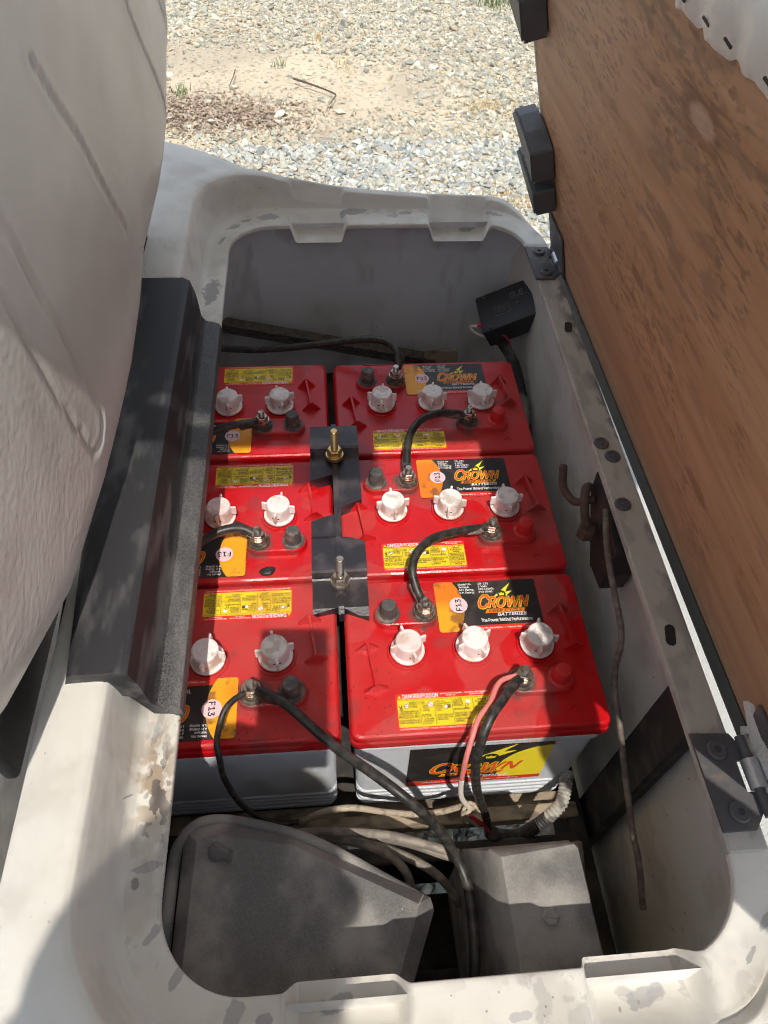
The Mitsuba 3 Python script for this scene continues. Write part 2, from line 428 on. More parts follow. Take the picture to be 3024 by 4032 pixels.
def ground_z(x, y):
    p = np.stack([x, y, x * 0], -1)
    return GZ - .012 + .03 * (meshkit.fbm(p * 1.6, 4, 3) - .5)


gv = np.stack([GXX, GYY, ground_z(GXX, GYY)], -1).reshape(-1, 3)
i, j = np.meshgrid(np.arange(len(gy) - 1), np.arange(len(gx) - 1), indexing='ij')
nx = len(gx)
gf = np.stack([i * nx + j, i * nx + j + 1, (i + 1) * nx + j + 1, (i + 1) * nx + j], -1).reshape(-1, 4)
put('ground', (gv, gf), 'sand', smooth=True)
labels['ground'] = {'label': 'pale tan sandy ground under the gravel', 'kind': 'structure'}


def stone_shapes(k):
    out = []
    for _ in range(k):
        pts = rng.normal(size=(11, 3))
        pts /= np.linalg.norm(pts, axis=1, keepdims=True)
        pts *= np.array([1.0, .75, .48]) * rng.uniform(.8, 1.15, (11, 1))
        h = trimesh.convex.convex_hull(pts)
        out.append((np.array(h.vertices), np.array(h.faces)))
    return out


SHAPES_ = stone_shapes(16)
PAL = np.array([(.56, .58, .53), (.64, .65, .58), (.46, .49, .46), (.70, .70, .63), (.60, .58, .48), (.52, .54, .49), (.40, .42, .40), (.60, .53, .41), (.76, .76, .70)])


def stones(xy, size, pal=PAL, sink=.3, tan=None):
    V, F, C, at = [], [], [], 0
    n = len(xy)
    k = rng.integers(0, len(SHAPES_), n)
    ang, tilt = rng.uniform(0, 2 * np.pi, n), rng.normal(0, .35, (n, 2))
    z = ground_z(xy[:, 0], xy[:, 1])
    col = pal[rng.choice(len(pal), n)] * rng.uniform(.66, .97, (n, 1))
    if tan is not None:
        col = col * (1 + tan[:, None] * (np.array([1.02, .97, .88]) - 1))
    for s in range(len(SHAPES_)):
        m = np.nonzero(k == s)[0]
        if not len(m):
            continue
        v, f = SHAPES_[s]
        ca, sa = np.cos(ang[m]), np.sin(ang[m])
        R = np.zeros((len(m), 3, 3))
        R[:, 0, 0], R[:, 0, 1], R[:, 1, 0], R[:, 1, 1], R[:, 2, 2] = ca, -sa, sa, ca, 1
        Rt = np.tile(np.eye(3), (len(m), 1, 1))
        Rt[:, 0, 2], Rt[:, 2, 0], Rt[:, 1, 2], Rt[:, 2, 1] = tilt[m, 0], -tilt[m, 0], tilt[m, 1], -tilt[m, 1]
        vv = np.einsum('kij,kjl,nl->kni', R, Rt, v) * size[m][:, None, None]
        vv += np.stack([xy[m, 0], xy[m, 1], z[m] + size[m] * (.48 - sink)], -1)[:, None, :]
        V.append(vv.reshape(-1, 3))
        F.append((f[None] + (np.arange(len(m)) * len(v))[:, None, None]).reshape(-1, 3) + at)
        C.append(np.repeat(col[m], len(v), axis=0))
        at += len(m) * len(v)
    return np.vstack(V), np.vstack(F), np.clip(np.vstack(C), 0, .85)


def sandy(x, y):
    """1 where the bare sandy patch is."""
    a = 1.1 * np.exp(-((x + .60) / .85) ** 2 - ((y - 3.22) / .50) ** 2) + .55 * np.exp(-((x - .12) / .45) ** 2 - ((y - 3.05) / .28) ** 2)
    return a + .35 * (meshkit.fbm(np.stack([x * 2.5, y * 2.5, x * 0], -1), 3, 9) - .5)


n = 105000
xy = np.column_stack([rng.uniform(-1.4, 1.7, n), rng.uniform(-.5, 5.0, n)])
near_lane = 2.66 + .12 * xy[:, 0] + .3 * (meshkit.fbm(np.column_stack([xy * 2, xy[:, 0] * 0]), 3, 2) - .5)
inlane = xy[:, 1] < near_lane
sd = sandy(xy[:, 0], xy[:, 1])
dense = np.where(inlane, 1.0, .92 * np.clip(1.12 - 1.6 * np.clip(sd, 0, 1), .06, 1))
dense = np.where((xy[:, 1] < 1.5) & (np.abs(xy[:, 0] - .1) > .55), .2, dense)
keep = rng.random(n) < dense
xy, inlane = xy[keep], inlane[keep]
size = np.where(inlane, rng.lognormal(math.log(.0125), .30, len(xy)), rng.lognormal(math.log(.0086), .42, len(xy)))
tan_ = np.where(inlane, 0.0, 1.0)
sv, sf, scol = stones(xy, np.clip(size, .004, .032), sink=.22, tan=tan_)
put('gravel', (sv, sf), 'stone', color=scol)
labels['gravel'] = {'label': 'loose pale grey crushed stone spread over the ground', 'kind': 'stuff'}

# dead leaves in a low drift, one mass
m = 3600
lx = np.column_stack([rng.normal(-.46, .22, m), rng.normal(2.90, .10, m)])
lx[:, 1] -= .10 * (lx[:, 0] + .46)
tri = np.array([(0, 1.0, 0), (-.45, 0, .12), (0, -1.0, 0), (.45, 0, .12)])
sc = rng.uniform(.004, .014, m)
a = rng.uniform(0, 2 * np.pi, m)
V = np.einsum('kij,nj->kni', np.stack([np.stack([np.cos(a), -np.sin(a), a * 0], -1), np.stack([np.sin(a), np.cos(a), a * 0], -1), np.stack([rng.normal(0, .4, m), rng.normal(0, .4, m), a * 0 + 1], -1)], 1), tri) * sc[:, None, None]
V += np.column_stack([lx, ground_z(lx[:, 0], lx[:, 1]) + rng.uniform(.002, .010, m)])[:, None, :]
F = (np.array([(0, 1, 2), (0, 2, 3)])[None] + (np.arange(m) * 4)[:, None, None]).reshape(-1, 3)
lp = np.array([(.36, .27, .20), (.44, .34, .25), (.27, .20, .15), (.50, .41, .31), (.40, .33, .27)])
put('leaf_litter', (V.reshape(-1, 3), F), 'leaf_litter', color=np.repeat(lp[rng.integers(0, 5, m)] * rng.uniform(.8, 1.2, (m, 1)), 4, 0))
labels['leaf_litter'] = {'label': 'low drift of brown dead leaves and bark on the sand', 'kind': 'stuff'}


def tuft(name, x, y, n, h, spread, bsdf, label, cat, group=None):
    ms = []
    for _ in range(n):
        b = np.array([x + rng.normal(0, spread), y + rng.normal(0, spread), 0])
        b[2] = ground_z(b[:1], b[1:2])[0]
        d = rng.normal(0, .45, 2)
        hh = h * rng.uniform(.5, 1.1)
        w = rng.uniform(.0012, .0024)
        s = np.array([-d[1], d[0], 0]) / (np.hypot(*d) + 1e-6) * w
        mid, tip = b + np.array([d[0] * .35, d[1] * .35, .6]) * hh, b + np.array([d[0], d[1], .95]) * hh
        ms.append(trimesh.Trimesh([b - s, b + s, mid + s * .8, mid - s * .8, tip], [(0, 1, 2), (0, 2, 3), (3, 2, 4)], process=False))
    k = put(name, join(ms), bsdf)
    tag(k, label, None if 'weed' in name else cat, group, 'stuff' if 'weed' in name else None)


tuft('grass_tuft', -.575, 3.10, 30, .05, .02, 'grass_green', 'low green weed beside the seat back, left end of the leaf drift', 'grass tuft')
tuft('grass_tuft', -.17, 3.42, 16, .05, .015, 'grass_green', 'thin green grass sprig in the middle of the bare sandy patch', 'grass tuft')
tuft('grass_tuft', .12, 3.40, 20, .055, .03, 'grass_dry', 'dry straw coloured sprigs right of the green sprig on the sand', 'grass tuft')
tuft('grass_tuft', .02, 3.75, 20, .06, .03, 'grass_dry', 'dry straw coloured sprigs in the gravel behind the sandy patch', 'grass tuft')
tuft('grass_tuft', .99, 4.27, 90, .13, .05, 'grass_green', 'fuller green grass clump at the top edge of the photo', 'grass tuft')
tuft('dry_weed', .66, 2.16, 240, .030, .06, 'grass_dry', 'golden dry weed mat beside the far corner of the seat', 'weed', None)
tuft('dry_weed', .72, 2.98, 120, .030, .05, 'grass_dry', 'golden dry weed mat in the gravel beside the dark rubber bumpers', 'weed', None)
tuft('dry_weed', .42, 2.42, 80, .020, .04, 'grass_dry', 'small golden weed patch in the gravel right above the far rim', 'weed', None)


def twig(pts, r, label):
    p = np.array([(x, y, ground_z(np.array([x]), np.array([y]))[0] + .026) for x, y in pts])
    k = put('twig', tube(spline(p, 6), np.linspace(r, r * .5, (len(pts) - 1) * 6 + 1), 6), 'twig_brown')
    tag(k, label, 'twig')


twig([(-.10, 3.20), (-.01, 3.13), (.075, 3.04), (.07, 2.99), (.05, 2.93)], .0045, 'bent dark twig lying on the sand in the middle of the ground')
twig([(-.355, 3.30), (-.36, 3.22), (-.372, 3.11)], .003, 'short straight dark twig lying above the leaf drift')

# ---------------------------------------------------------------- the golf cart
C = thing('golf_cart', 'beige golf cart with its bench seat flipped up over the open battery bay', 'golf cart')
X0, X1, Y0, Y1, CR = -.139, .281, -.208, .739, .062          # the bay opening at seat height
RZ = .11


def loop(n_step=.0025):
    pts, nrm = [], []
    segs = [((X1, Y0 + CR), (X1, Y1 - CR), (1, 0)), ((X1 - CR, Y1 - CR), 0), ((X1 - CR, Y1), (X0 + CR, Y1), (0, 1)), ((X0 + CR, Y1 - CR), 90),
            ((X0, Y1 - CR), (X0, Y0 + CR), (-1, 0)), ((X0 + CR, Y0 + CR), 180), ((X0 + CR, Y0), (X1 - CR, Y0), (0, -1)), ((X1 - CR, Y0 + CR), 270)]
    for s in segs:
        if len(s) == 3:
            a, b = np.array(s[0]), np.array(s[1])
            k = max(2, int(np.linalg.norm(b - a) / n_step))
            for t in np.arange(k) / k:
                pts.append(a + (b - a) * t)
                nrm.append(s[2])
        else:
            k = 26
            for t in np.arange(k) / k:
                g = math.radians(s[1] + 90 * t)
                nrm.append((math.cos(g), math.sin(g)))
                pts.append(np.array(s[0]) + CR * np.array(nrm[-1]))
    return np.array(pts), np.array(nrm)


LP, LN = loop()


def smooth01(a, b, x):
    t = np.clip((x - a) / (b - a), 0, 1)
    return t * t * (3 - 2 * t)


lip_x = [-.30, -.12, -.066, .0, .05, .15, .24, .30]
lip_h = [.070, .068, .047, .034, .027, .019, .015, .006]
right = smooth01(.3, .95, LN[:, 0])                        # 1 on the hinge side
left = smooth01(.2, .9, -LN[:, 0])
h = np.interp(LP[:, 0], lip_x, lip_h) * (1 - right)
w = .037 + (.029 - .037) * left + (.029 - .037) * right
tw = .022 + (.050 - .022) * left - .020 * right + .085 * left * smooth01(.40, .50, LP[:, 1])             # width of the shoulder or lip
rise = .007 + .004 * left - .006 * right
prof = []
for k in range(len(LP)):
    H, W, Q, RW = h[k], w[k], tw[k], rise[k]
    f = np.array([(0, -.006), (0, -.002), (.0008, -.0006), (.003, 0), (W * .35, .0), (W * .7, .0003), (W - .004, .001), (W, .002 + .05 * H), (W + .2 * RW, .15 * H), (W + .5 * RW, .5 * H), (W + .8 * RW, .85 * H),
                  (W + RW, .955 * H), (W + RW + .004 * (1 - .9 * right[k]), .99 * H), (W + RW + .010 * (1 - .9 * right[k]), H), (W + RW + .55 * Q, H - .001), (W + RW + Q - .004, H - .006), (W + RW + Q, H - .016), (W + RW + Q + .004 * (1 - right[k]), H - .05), (W + RW + Q + .012 * (1 - right[k]), H - .20), (W + RW + Q + .02 * (1 - right[k]), -.50)])
    prof.append(f)
prof = np.array(prof)
# finer across
tt = np.linspace(0, prof.shape[1] - 1, 58)
ia = np.minimum(tt.astype(int), prof.shape[1] - 2)
fr = (tt - ia)[None, :, None]
prof = prof[:, ia] * (1 - fr) + prof[:, ia + 1] * fr
D, Z = prof[..., 0], prof[..., 1] + RZ
sq = 1 / np.maximum(np.abs(LN[:, 0]), np.abs(LN[:, 1]))     # the left corners are square on their outside
sq = np.where((LN[:, 0] < -.001) & (LN[:, 1] > .001), sq, 1.0)
blend = np.clip((D - (w + rise)[:, None]) / (tw + 1e-6)[:, None], 0, 1)
D = D + blend * (sq[:, None] - 1) * (CR + D)
PX = LP[:, None, :] + LN[:, None, :] * D[..., None]
onends = (np.abs(LN[:, 1]) > .5)[:, None]
for a, b in ((-.051, .027), (.153, .236)):                   # the four pockets that take the seat's feet
    inx = smooth01(a - .004, a + .006, PX[..., 0]) * (1 - smooth01(b - .006, b + .004, PX[..., 0])) * onends
    tq = np.clip((D + .008) / (w + rise + .014)[:, None], 0, 1)
    zp = RZ - .024 + (.024 + h[:, None] * .97) * tq ** 2.4
    dep = inx * (D < (w + rise + .006)[:, None])
    Z = Z - dep * np.clip(Z - zp, 0, 1)
    sh = inx * (1 - smooth01(.0, .020, D)) * .008
    PX = PX - LN[:, None, :] * sh[..., None]
nn, mm = D.shape
v = np.concatenate([PX, Z[..., None]], -1).reshape(-1, 3)
v[:, 2] += .0012 * (meshkit.fbm(v * 14, 3, 5) - .5)


def taper(v):
    """The opening is a little wider at its far end."""
    v = np.array(v, float)
    v[:, 0] += .016 * (v[:, 1] - .24) / .9 * np.clip((v[:, 0] - .10) / .16, 0, 1)
    return v


v = taper(v)
i, j = np.meshgrid(np.arange(nn), np.arange(mm - 1), indexing='ij')
f = np.stack([i * mm + j, i * mm + j + 1, ((i + 1) % nn) * mm + j + 1, ((i + 1) % nn) * mm + j], -1).reshape(-1, 4)
f = f[:, ::-1]
isr = (right > .93)[f[:, 0] // mm] & (right > .93)[f[:, 2] // mm]
RIM = put('body', (v, f), 'body_beige', C, smooth=50, label='worn beige moulded body surround of the battery bay')
# the hinge side is a separate greyer flange laid over the body
fl = bbox(X1 - .001, Y0 + .062, RZ - .006, X1 + .0305, Y1 - .062, RZ + .0035, .0015)
fl.vertices = taper(fl.vertices)
FL = put('hinge_flange', fl, 'flange_grey', C, label='grey scuffed flange along the hinge side')

# bay walls (open below)
WALL = rrect(X0 - .006, Y0 - .006, X1 + .026, Y1 + .012, CR, 10)
outer = rrect(X0 - .020, Y0 - .02, X1 + .036, Y1 + .040, CR, 10)
low = rrect(X0 - .09, Y0 - .05, X1 + .046, Y1 + .046, CR, 10)
wl = loft([ring(WALL, RZ - .004), ring(outer * .5 + WALL * .5, RZ - .03), ring(outer, RZ - .08), ring(outer * .4 + low * .6, -.14), ring(low, -.33)], (False, False))
wl.vertices = taper(wl.vertices)
put('bay_wall', wl, 'wall_grey', C, smooth=45, label='grey inner wall of the battery bay')

# black plastic trim along the seat back side
px = np.array([(-.256, .10), (-.252, .170), (-.246, .187), (-.240, .190), (-.170, .190), (-.163, .186), (-.159, .170), (-.157, .136), (-.153, .1295), (-.141, .1265), (-.1365, .1235), (-.1355, .109), (-.139, .1035), (-.143, .113), (-.158, .116), (-.17, .15), (-.20, .16), (-.22, .15)])


def prism_y(p, y0, y1, bev=.004):
    c = p.mean(0)
    a = np.array([c + (q - c) * .985 for q in p])
    R_ = lambda s, y: np.column_stack([s[:, 0], np.full(len(s), y), s[:, 1]])
    return loft([R_(a, y1), R_(p, y1 - bev), R_(p, y0 + bev), R_(a, y0)])


tv = trimesh.creation.extrude_polygon(sg.Polygon(px), .498, engine='earcut')
yt_ = tv.vertices[:, 2]
tv.vertices = np.column_stack([tv.vertices[:, 0] + np.where(tv.vertices[:, 0] < -.205, .040 * np.clip(1 - yt_ / .01, 0, 1) , 0), yt_ - .012, tv.vertices[:, 1]])
tv.faces = tv.faces[:, ::-1]
tv.fix_normals()
put('seat_trim', tv, 'trim_black', C, smooth=35, label='pebbled black plastic trim over the rear rim under the seat back')

# hinge side: screws, slots
for x, y in ((.290, .273), (.297, .253), (.289, .186)):
    put('flange_bolt', lathe([(.0085, RZ + .003), (.0085, RZ + .005), (.0072, RZ + .0066), (.0048, RZ + .0069), (.0044, RZ + .006), (.0022, RZ + .006), (.001, RZ + .0072)], 20, (x, y, 0)), 'hinge_paint', FL, smooth=30)
for x, y in ((.303, .480), (.289, .035)):
    s = sg.LineString([(x - .0015, y - .006), (x + .0015, y + .006)]).buffer(.0046)
    put('slot', flat(s, RZ + .0032, .0008), 'print_ink', FL)


def hinge(y0, y1, x0):
    """Flat leaf on the flange, a knuckle with its pin, an upright leaf on the seat board."""
    H = numbered(C + '__seat_hinge')
    L = y1 - y0
    tri_ = [(x0, y0), (x0 + .026, y0), (x0 + .038, y0 + .014), (x0 + .038, y1 - .014), (x0 + .032, y1 - .002), (x0, y1)]
    lf = mani_ext(tri_, RZ + .0036, RZ + .0066)
    knock = mani_ext([(x0 + .029, y0 + .36 * L), (x0 + .06, y0 + .36 * L), (x0 + .06, y0 + .68 * L), (x0 + .029, y0 + .68 * L)], RZ - .1, RZ + .2)
    put('leaf', join([lf - knock]), 'hinge_paint', H)
    ax = x0 + .0385
    put('knuckle', join([tube([(ax, y0 + .37 * L, RZ + .009), (ax, y0 + .67 * L, RZ + .009)], .0068, 18)]), 'galvanised', H, smooth=40)
    put('pin', join([tube([(ax, y0 + .10 * L, RZ + .009), (ax, y0 + .92 * L, RZ + .009)], .004, 12)]), 'hinge_paint', H, smooth=40)
    for yy in (y0 + .17 * L, y1 - .2 * L):
        put('screw', lathe([(.0082, RZ + .0064), (.0082, RZ + .0085), (.0070, RZ + .0098), (.0030, RZ + .0098), (.0026, RZ + .0080), (.0001, RZ + .0078)], 20, (x0 + .017, yy, 0)), 'hinge_paint', H, smooth=30)
    up = []
    for a, b in ((.02, .36), (.36, .68), (.68, .98)):
        lo = .002 if (a, b) != (.36, .68) else .010
        c0 = SB + SU * (.034 + lo / 2) - SN * .0045 + np.array([0, (y0 + a * L + y0 + b * L) / 2, 0])
        up.append(obox(c0, SN, [0, 1, 0], SU, (.003, (b - a) * L, .062 - lo), .0006))
    put('upright_leaf', join(up), 'hinge_paint', H)


hinge(-.132, -.056, .2735)
hinge(.585, .664, .283)

# ---- the seat, flipped up
S = C + '__seat_bottom'


def seat_pt(y, d, t=0.0):
    """Point of the board's plane: y across the cart, d up the board, t out towards the bay."""
    return SB + SU * d - SN * t + np.array([0, y, 0])


def seat_mesh(poly, t0, t1, inset=0.0):
    m = trimesh.creation.extrude_polygon(poly, t1 - t0, engine='earcut')
    v = m.vertices
    m.vertices = np.array([seat_pt(a[0], a[1], t0 + a[2]) for a in v])
    m.fix_normals()
    return m


def board(inset=0.0, n=10):
    a = np.array([(-.098, .0), (.632, .0), (.652, .012), (.665, .05), (.70, .20), (.726, .34), (.724, .42), (.70, .457), (.65, .467), (-.09, .467), (-.17, .45), (-.192, .41), (-.19, .34), (-.165, .20), (-.135, .05), (-.12, .012)])
    return sg.Polygon(a).buffer(-inset, join_style=1)


put('plywood', seat_mesh(board(.004), -.008, .002), 'plywood', S, label='stained brown plywood underside of the seat')
put('edge_band', seat_mesh(board().buffer(.007), -.016, -.004), 'vinyl_dark', S, label='black edge band round the plywood')
pipe = np.array(board(.001).exterior.coords)
pp = np.array([seat_pt(a[0], a[1], .0015) for a in pipe])
put('piping', tube(pp[:-1], .0022, 6), 'vinyl_white', S, smooth=True, label='thin cream piping round the plywood')
# cushion on the other side
cush = board().buffer(.012)
ringpts = np.array(shapely.segmentize(cush, .02).exterior.coords)[:-1]
if sg.LinearRing(ringpts).is_ccw is False:
    ringpts = ringpts[::-1]
cen = ringpts.mean(0)
rr_ = []
for t, s in ((.016, .985), (.024, 1.0), (.07, 1.01), (.10, .995), (.115, .96), (.122, .90)):
    q = cen + (ringpts - cen) * s
    rr_.append(np.array([seat_pt(a[0], a[1], -t) for a in q]))
put('cushion', loft(rr_), 'vinyl_white', S, smooth=50, label='pale vinyl cushion of the flipped up seat')
# vinyl turned over the board's upper edge, gathered and stapled
yy = np.linspace(-.17, .70, 300)
inner = .4475 - .0045 * np.abs(np.sin(yy * 118 + .9 * np.sin(yy * 31))) ** .7 - .004 * meshkit.noise(np.column_stack([yy * 40, yy * 0, yy * 0]), 4)
ends = smooth01(-.18, -.10, yy) * (1 - smooth01(.60, .70, yy))
inner = .480 + (inner - .480) * (.25 + .75 * ends)
rows = []
for y_, d_ in zip(yy, inner):
    wv = .0022 * math.sin(y_ * 124)
    rows.append([seat_pt(y_, d_, .0035), seat_pt(y_, d_ + .004, .007 + wv), seat_pt(y_, .462, .0075 + wv), seat_pt(y_, .474, .006), seat_pt(y_, .484, -.004), seat_pt(y_, .486, -.02)])
rows = np.array(rows)
a_, b_ = rows.shape[:2]
i, j = np.meshgrid(np.arange(a_ - 1), np.arange(b_ - 1), indexing='ij')
f = np.stack([i * b_ + j, (i + 1) * b_ + j, (i + 1) * b_ + j + 1, i * b_ + j + 1], -1).reshape(-1, 4)
FOLD = put('vinyl_fold', (rows.reshape(-1, 3), f), 'vinyl_white', S, smooth=True, label='gathered cream vinyl turned over the top edge of the plywood')
for k in range(20):
    y_ = -.10 + k * .039 + .006 * math.sin(k * 2.3)
    p0 = seat_pt(y_, .4535, .0095)
    put('staple', tube([p0 - np.array([0, .0045, 0]), p0 + np.array([0, .0045, 0]) + SU * .0015], .0008, 6), 'frame_dark', S, smooth=True)
# gathered corner at the lower near end
crn = sg.Polygon([(-.125, -.012), (-.062, -.018), (-.05, .0), (-.058, .02), (-.042, .034), (-.05, .046), (-.075, .042), (-.10, .055), (-.15, .06)])
put('vinyl_corner', seat_mesh(crn, .0025, .006), 'vinyl_white', S, label='cream vinyl corner folded over the plywood near the hinge')
for y_, d_ in ((-.062, .004), (-.075, -.006), (-.088, .002)):
    p0 = seat_pt(y_, d_, .0072)
    put('staple', tube([p0, p0 + SU * .010], .0012, 6), 'steel', S, smooth=True)
# black strip of the seat shell at the hinge line
st = sg.Polygon([(-.12, -.030), (.655, -.030), (.655, .006), (-.12, .006)])
put('hinge_strip', seat_mesh(st, -.004, .0032), 'vinyl_dark', S, label='black strip along the hinge line of the seat')


def bumper(prongs):
    """A rubber foot under the seat's far edge: bars that reach past the board and sit in a pocket of the rim."""
    ms = []
    lo, hi = min(a for a, b in prongs), max(b for a, b in prongs)
    ms.append(seat_mesh(sg.box(.632, lo + .006, .69, hi - .006), .002, .014))
    for a, b in prongs:
        e = a + .037                       # the bar's underside slants up towards its far end
        q = sg.Polygon([(.622, a), (.622, b), (.66, b + .010), (.70, b + .014), (.728, b + .011), (.742, b + .003), (.745, e + .005), (.735, e)]).buffer(-.004).buffer(.004, quad_segs=5)
        ms.append(seat_mesh(q, .004, .029))
        ms.append(seat_mesh(q.buffer(-.003), .029, .0320))
    put('rubber_bumper', join(ms), 'plastic_dark', S, smooth=35)


bumper([(.128, .170), (.084, .118)])
bumper([(.292, .336), (.345, .385)])

# ---- the seat back
A = C + '__seat_back'
def seat_back_mesh():
    ys = .27 + .60 * np.sin(np.linspace(-1, 1, 400) * np.pi / 2 * .995)
    zb = np.interp(ys, [-.33, -.25, -.19, -.12, -.057, .043, .146, .221, .274, .333, .395, .50, .562, .668, .76, .829, .855, .87], [.52, .36, .30, .255, .226, .200, .204, .212, .220, .234, .258, .270, .281, .316, .347, .366, .43, .55])
    ts = np.r_[np.linspace(0, .14, 30)[:-1], np.linspace(.14, 1, 170)]
    V = []
    for t in ts:
        z = zb + t * (.74 - zb)
        up_ = z - zb                                   # height over the lower edge
        side = np.maximum(np.abs(ys - .27) - .53, 0) / .07
        x = -.166 + .06 * (ys - .55) - .06 * (ys - .27) ** 2 - .06 * (z - .3)
        x = x - .026 * np.exp(-(up_ / .018) ** 1.25) - .03 * side ** 2 - .016 * (np.maximum(np.abs(ys - .27) - .33, 0) / .25) ** 2
        V.append(np.column_stack([x, ys, z]))
    V = np.array(V)
    y, z = V[..., 1], V[..., 2]
    # stitched grooves: U shaped panels
    def groove(path, depth=.0030, wd=.0021):
        P_ = spline(path, 10)
        q = np.stack([y.ravel(), z.ravel()], -1)
        from scipy.spatial import cKDTree
        P_ = np.column_stack([np.interp(np.linspace(0, 1, 600), np.linspace(0, 1, len(P_)), P_[:, k]) for k in range(2)])
        dmin = cKDTree(P_).query(q)[0].reshape(y.shape)
        return -depth * np.exp(-(dmin / wd) ** 2) + .0007 * np.exp(-((dmin - .006) / .004) ** 2)
    for p in SEAMS:
        V[..., 0] += groove(p)
    V[..., 0] += .006 * (meshkit.fbm(V * 6, 2, 11) - .5) + .0008 * (meshkit.fbm(V * [8, 30, 12], 2, 4) - .5)
    n_, m_ = V.shape[:2]
    back = V.copy()
    back[..., 0] = np.minimum(V[..., 0] - .03, -.29)
    i, j = np.meshgrid(np.arange(n_ - 1), np.arange(m_ - 1), indexing='ij')
    f = np.stack([i * m_ + j, i * m_ + j + 1, (i + 1) * m_ + j + 1, (i + 1) * m_ + j], -1).reshape(-1, 4)
    off = n_ * m_
    edge = [k for k in range(m_)] + [k * m_ + m_ - 1 for k in range(1, n_)] + [(n_ - 1) * m_ + k for k in range(m_ - 2, -1, -1)] + [k * m_ for k in range(n_ - 2, 0, -1)]
    g = [(edge[(k + 1) % len(edge)], edge[k], edge[k] + off, edge[(k + 1) % len(edge)] + off) for k in range(len(edge))]
    return np.vstack([V.reshape(-1, 3), back.reshape(-1, 3)]), np.vstack([f, f[:, ::-1] + off, np.array(g)])


SEAMS = [[(.275, .49), (.29, .457), (.312, .421), (.327, .381), (.343, .338), (.347, .327)],
         [(.156, .46), (.160, .404), (.164, .351), (.166, .318), (.172, .285), (.168, .271), (.151, .262), (.136, .266), (.135, .276), (.126, .323), (.124, .377), (.12, .45)],
         [(.53, .48), (.538, .447), (.546, .424), (.561, .395), (.582, .358), (.59, .327), (.592, .299)],
         [(.69, .45), (.697, .401), (.708, .378), (.708, .348), (.704, .339), (.712, .35), (.719, .363), (.722, .394), (.72, .45)]]
put('cushion', seat_back_mesh(), 'vinyl', A, smooth=50, label='pale beige vinyl cushion with stitched panel lines')
# its supports: a dark plate at each end, a rusty strap with a bolt at the near one
put('support_plate', bbox(-.262, -.06, .12, -.250, .10, .225, .003), 'frame_dark', A)
put('support_plate', bbox(-.262, .42, .172, -.226, .60, .232, .004), 'trim_black', A, label='dark plastic plate under the far end of the seat back')
put('peg', bbox(-.228, .508, .196, -.218, .528, .214, .002), 'trim_black', A)
a, b = np.array((-.2335, .085, .150)), np.array((-.240, -.005, .122))
u = (b - a) / np.linalg.norm(b - a)
put('strap', obox((a + b) / 2, u, [0, 1, 0] - u * u[1], np.cross(u, [0, 1, 0]), (.11, .004, .020), .0012), 'rust_rod', A, label='rusty steel strap under the near end of the seat back')
put('bolt', tube([(-.234, .080, .150), (-.228, .080, .150), (-.2275, .080, .150), (-.220, .080, .150), (-.218, .080, .150)], [.011, .011, .0078, .0078, .0055], 12), 'rust_dark', A, smooth=35)

# ---- roof with its grab handle, posts
roof = m3.CrossSection([np.array(rrect(-.62, -.245, 1.15, .80, .06))])
handle = m3.CrossSection([np.array(rrect(-.20, -.31, .075, -.20, .03))])
slot = m3.CrossSection([np.array(rrect(-.165, -.277, .02, -.243, .014))])
rf = m3.Manifold.extrude((roof + handle) - slot, .03).translate([0, 0, 1.16])
RF = put('roof', join([rf]), 'roof_plastic', C, label='flat pale roof over the seats')
for x_, y_, zb in ((-.50, -.20, .0), (-.50, .75, .0), (1.08, -.20, -.28), (1.08, .75, -.28)):
    put('roof_post', tube([(x_, y_, zb), (x_, y_, 1.17)], .014, 12), 'frame_dark', C, smooth=40)

# ---- footwell
put('floor', bbox(.36, -.30, -.33, 1.15, .84, -.30, .01), 'floor_rubber', C, label='pebbled rubber floor mat beyond the seat')
put('front_panel', bbox(.334, -.20, -.33, .340, .73, .040, .002), 'body_beige', C)
put('rear_deck', bbox(-1.0, -.30, -.40, -.335, .84, -.02, .02), 'body_beige', C)

# ---- frame inside the bay
put('battery_tray', join([bbox(-.30, -.024, -.242, .275, -.006, -.222, .002), bbox(-.30, -.006, -.242, .275, .012, -.238, .001)]), 'frame_tan', C, label='dirty tan steel rail in front of the batteries')
put('battery_tray', bbox(-.30, .012, -.250, .275, .57, -.243, .001), 'frame_dark', C)
put('frame_rail', bbox(-.26, .578, -.26, .30, .80, -.21, .003), 'frame_dark', C, label='dark steel frame floor behind the batteries')
put('frame_rail', bbox(.262, -.30, -.30, .282, .57, -.225, .003), 'frame_dark', C)
put('frame_rail', bbox(-.26, -.23, -.36, .28, -.16, -.30, .003), 'frame_dark', C)
put('pan', bbox(-.24, -.31, -.345, .30, -.074, -.34, .002), 'frame_dark', C)
put('frame_rail', bbox(-.215, -.30, -.36, -.165, -.03, -.16, .004), 'frame_dark', C)
put('frame_rail', bbox(-.20, -.070, -.30, .26, -.050, -.19, .003), 'frame_dark', C)
a, b = np.array((-.19, .745, -.058)), np.array((.17, .742, -.142))
u = (b - a) / np.linalg.norm(b - a)
put('brace_bar', join([obox((a + b) / 2, u, [0, 1, 0], np.cross(u, [0, 1, 0]), (.40, .022, .003), .0008), obox((a + b) / 2 + np.cross(u, [0, 1, 0]) * -.012, u, [0, 1, 0], np.cross(u, [0, 1, 0]), (.40, .003, .022), .0008)]), 'lead', C, label='grey angle bar slanting across the far wall')
put('brace_bar', bbox(.165, .735, -.17, .225, .739, -.125, .001), 'frame_tan', C)
put('frame_post', bbox(.288, -.046, -.36, .3035, .004, .100, .002), 'frame_dark', C, label='black steel post against the front wall of the bay')
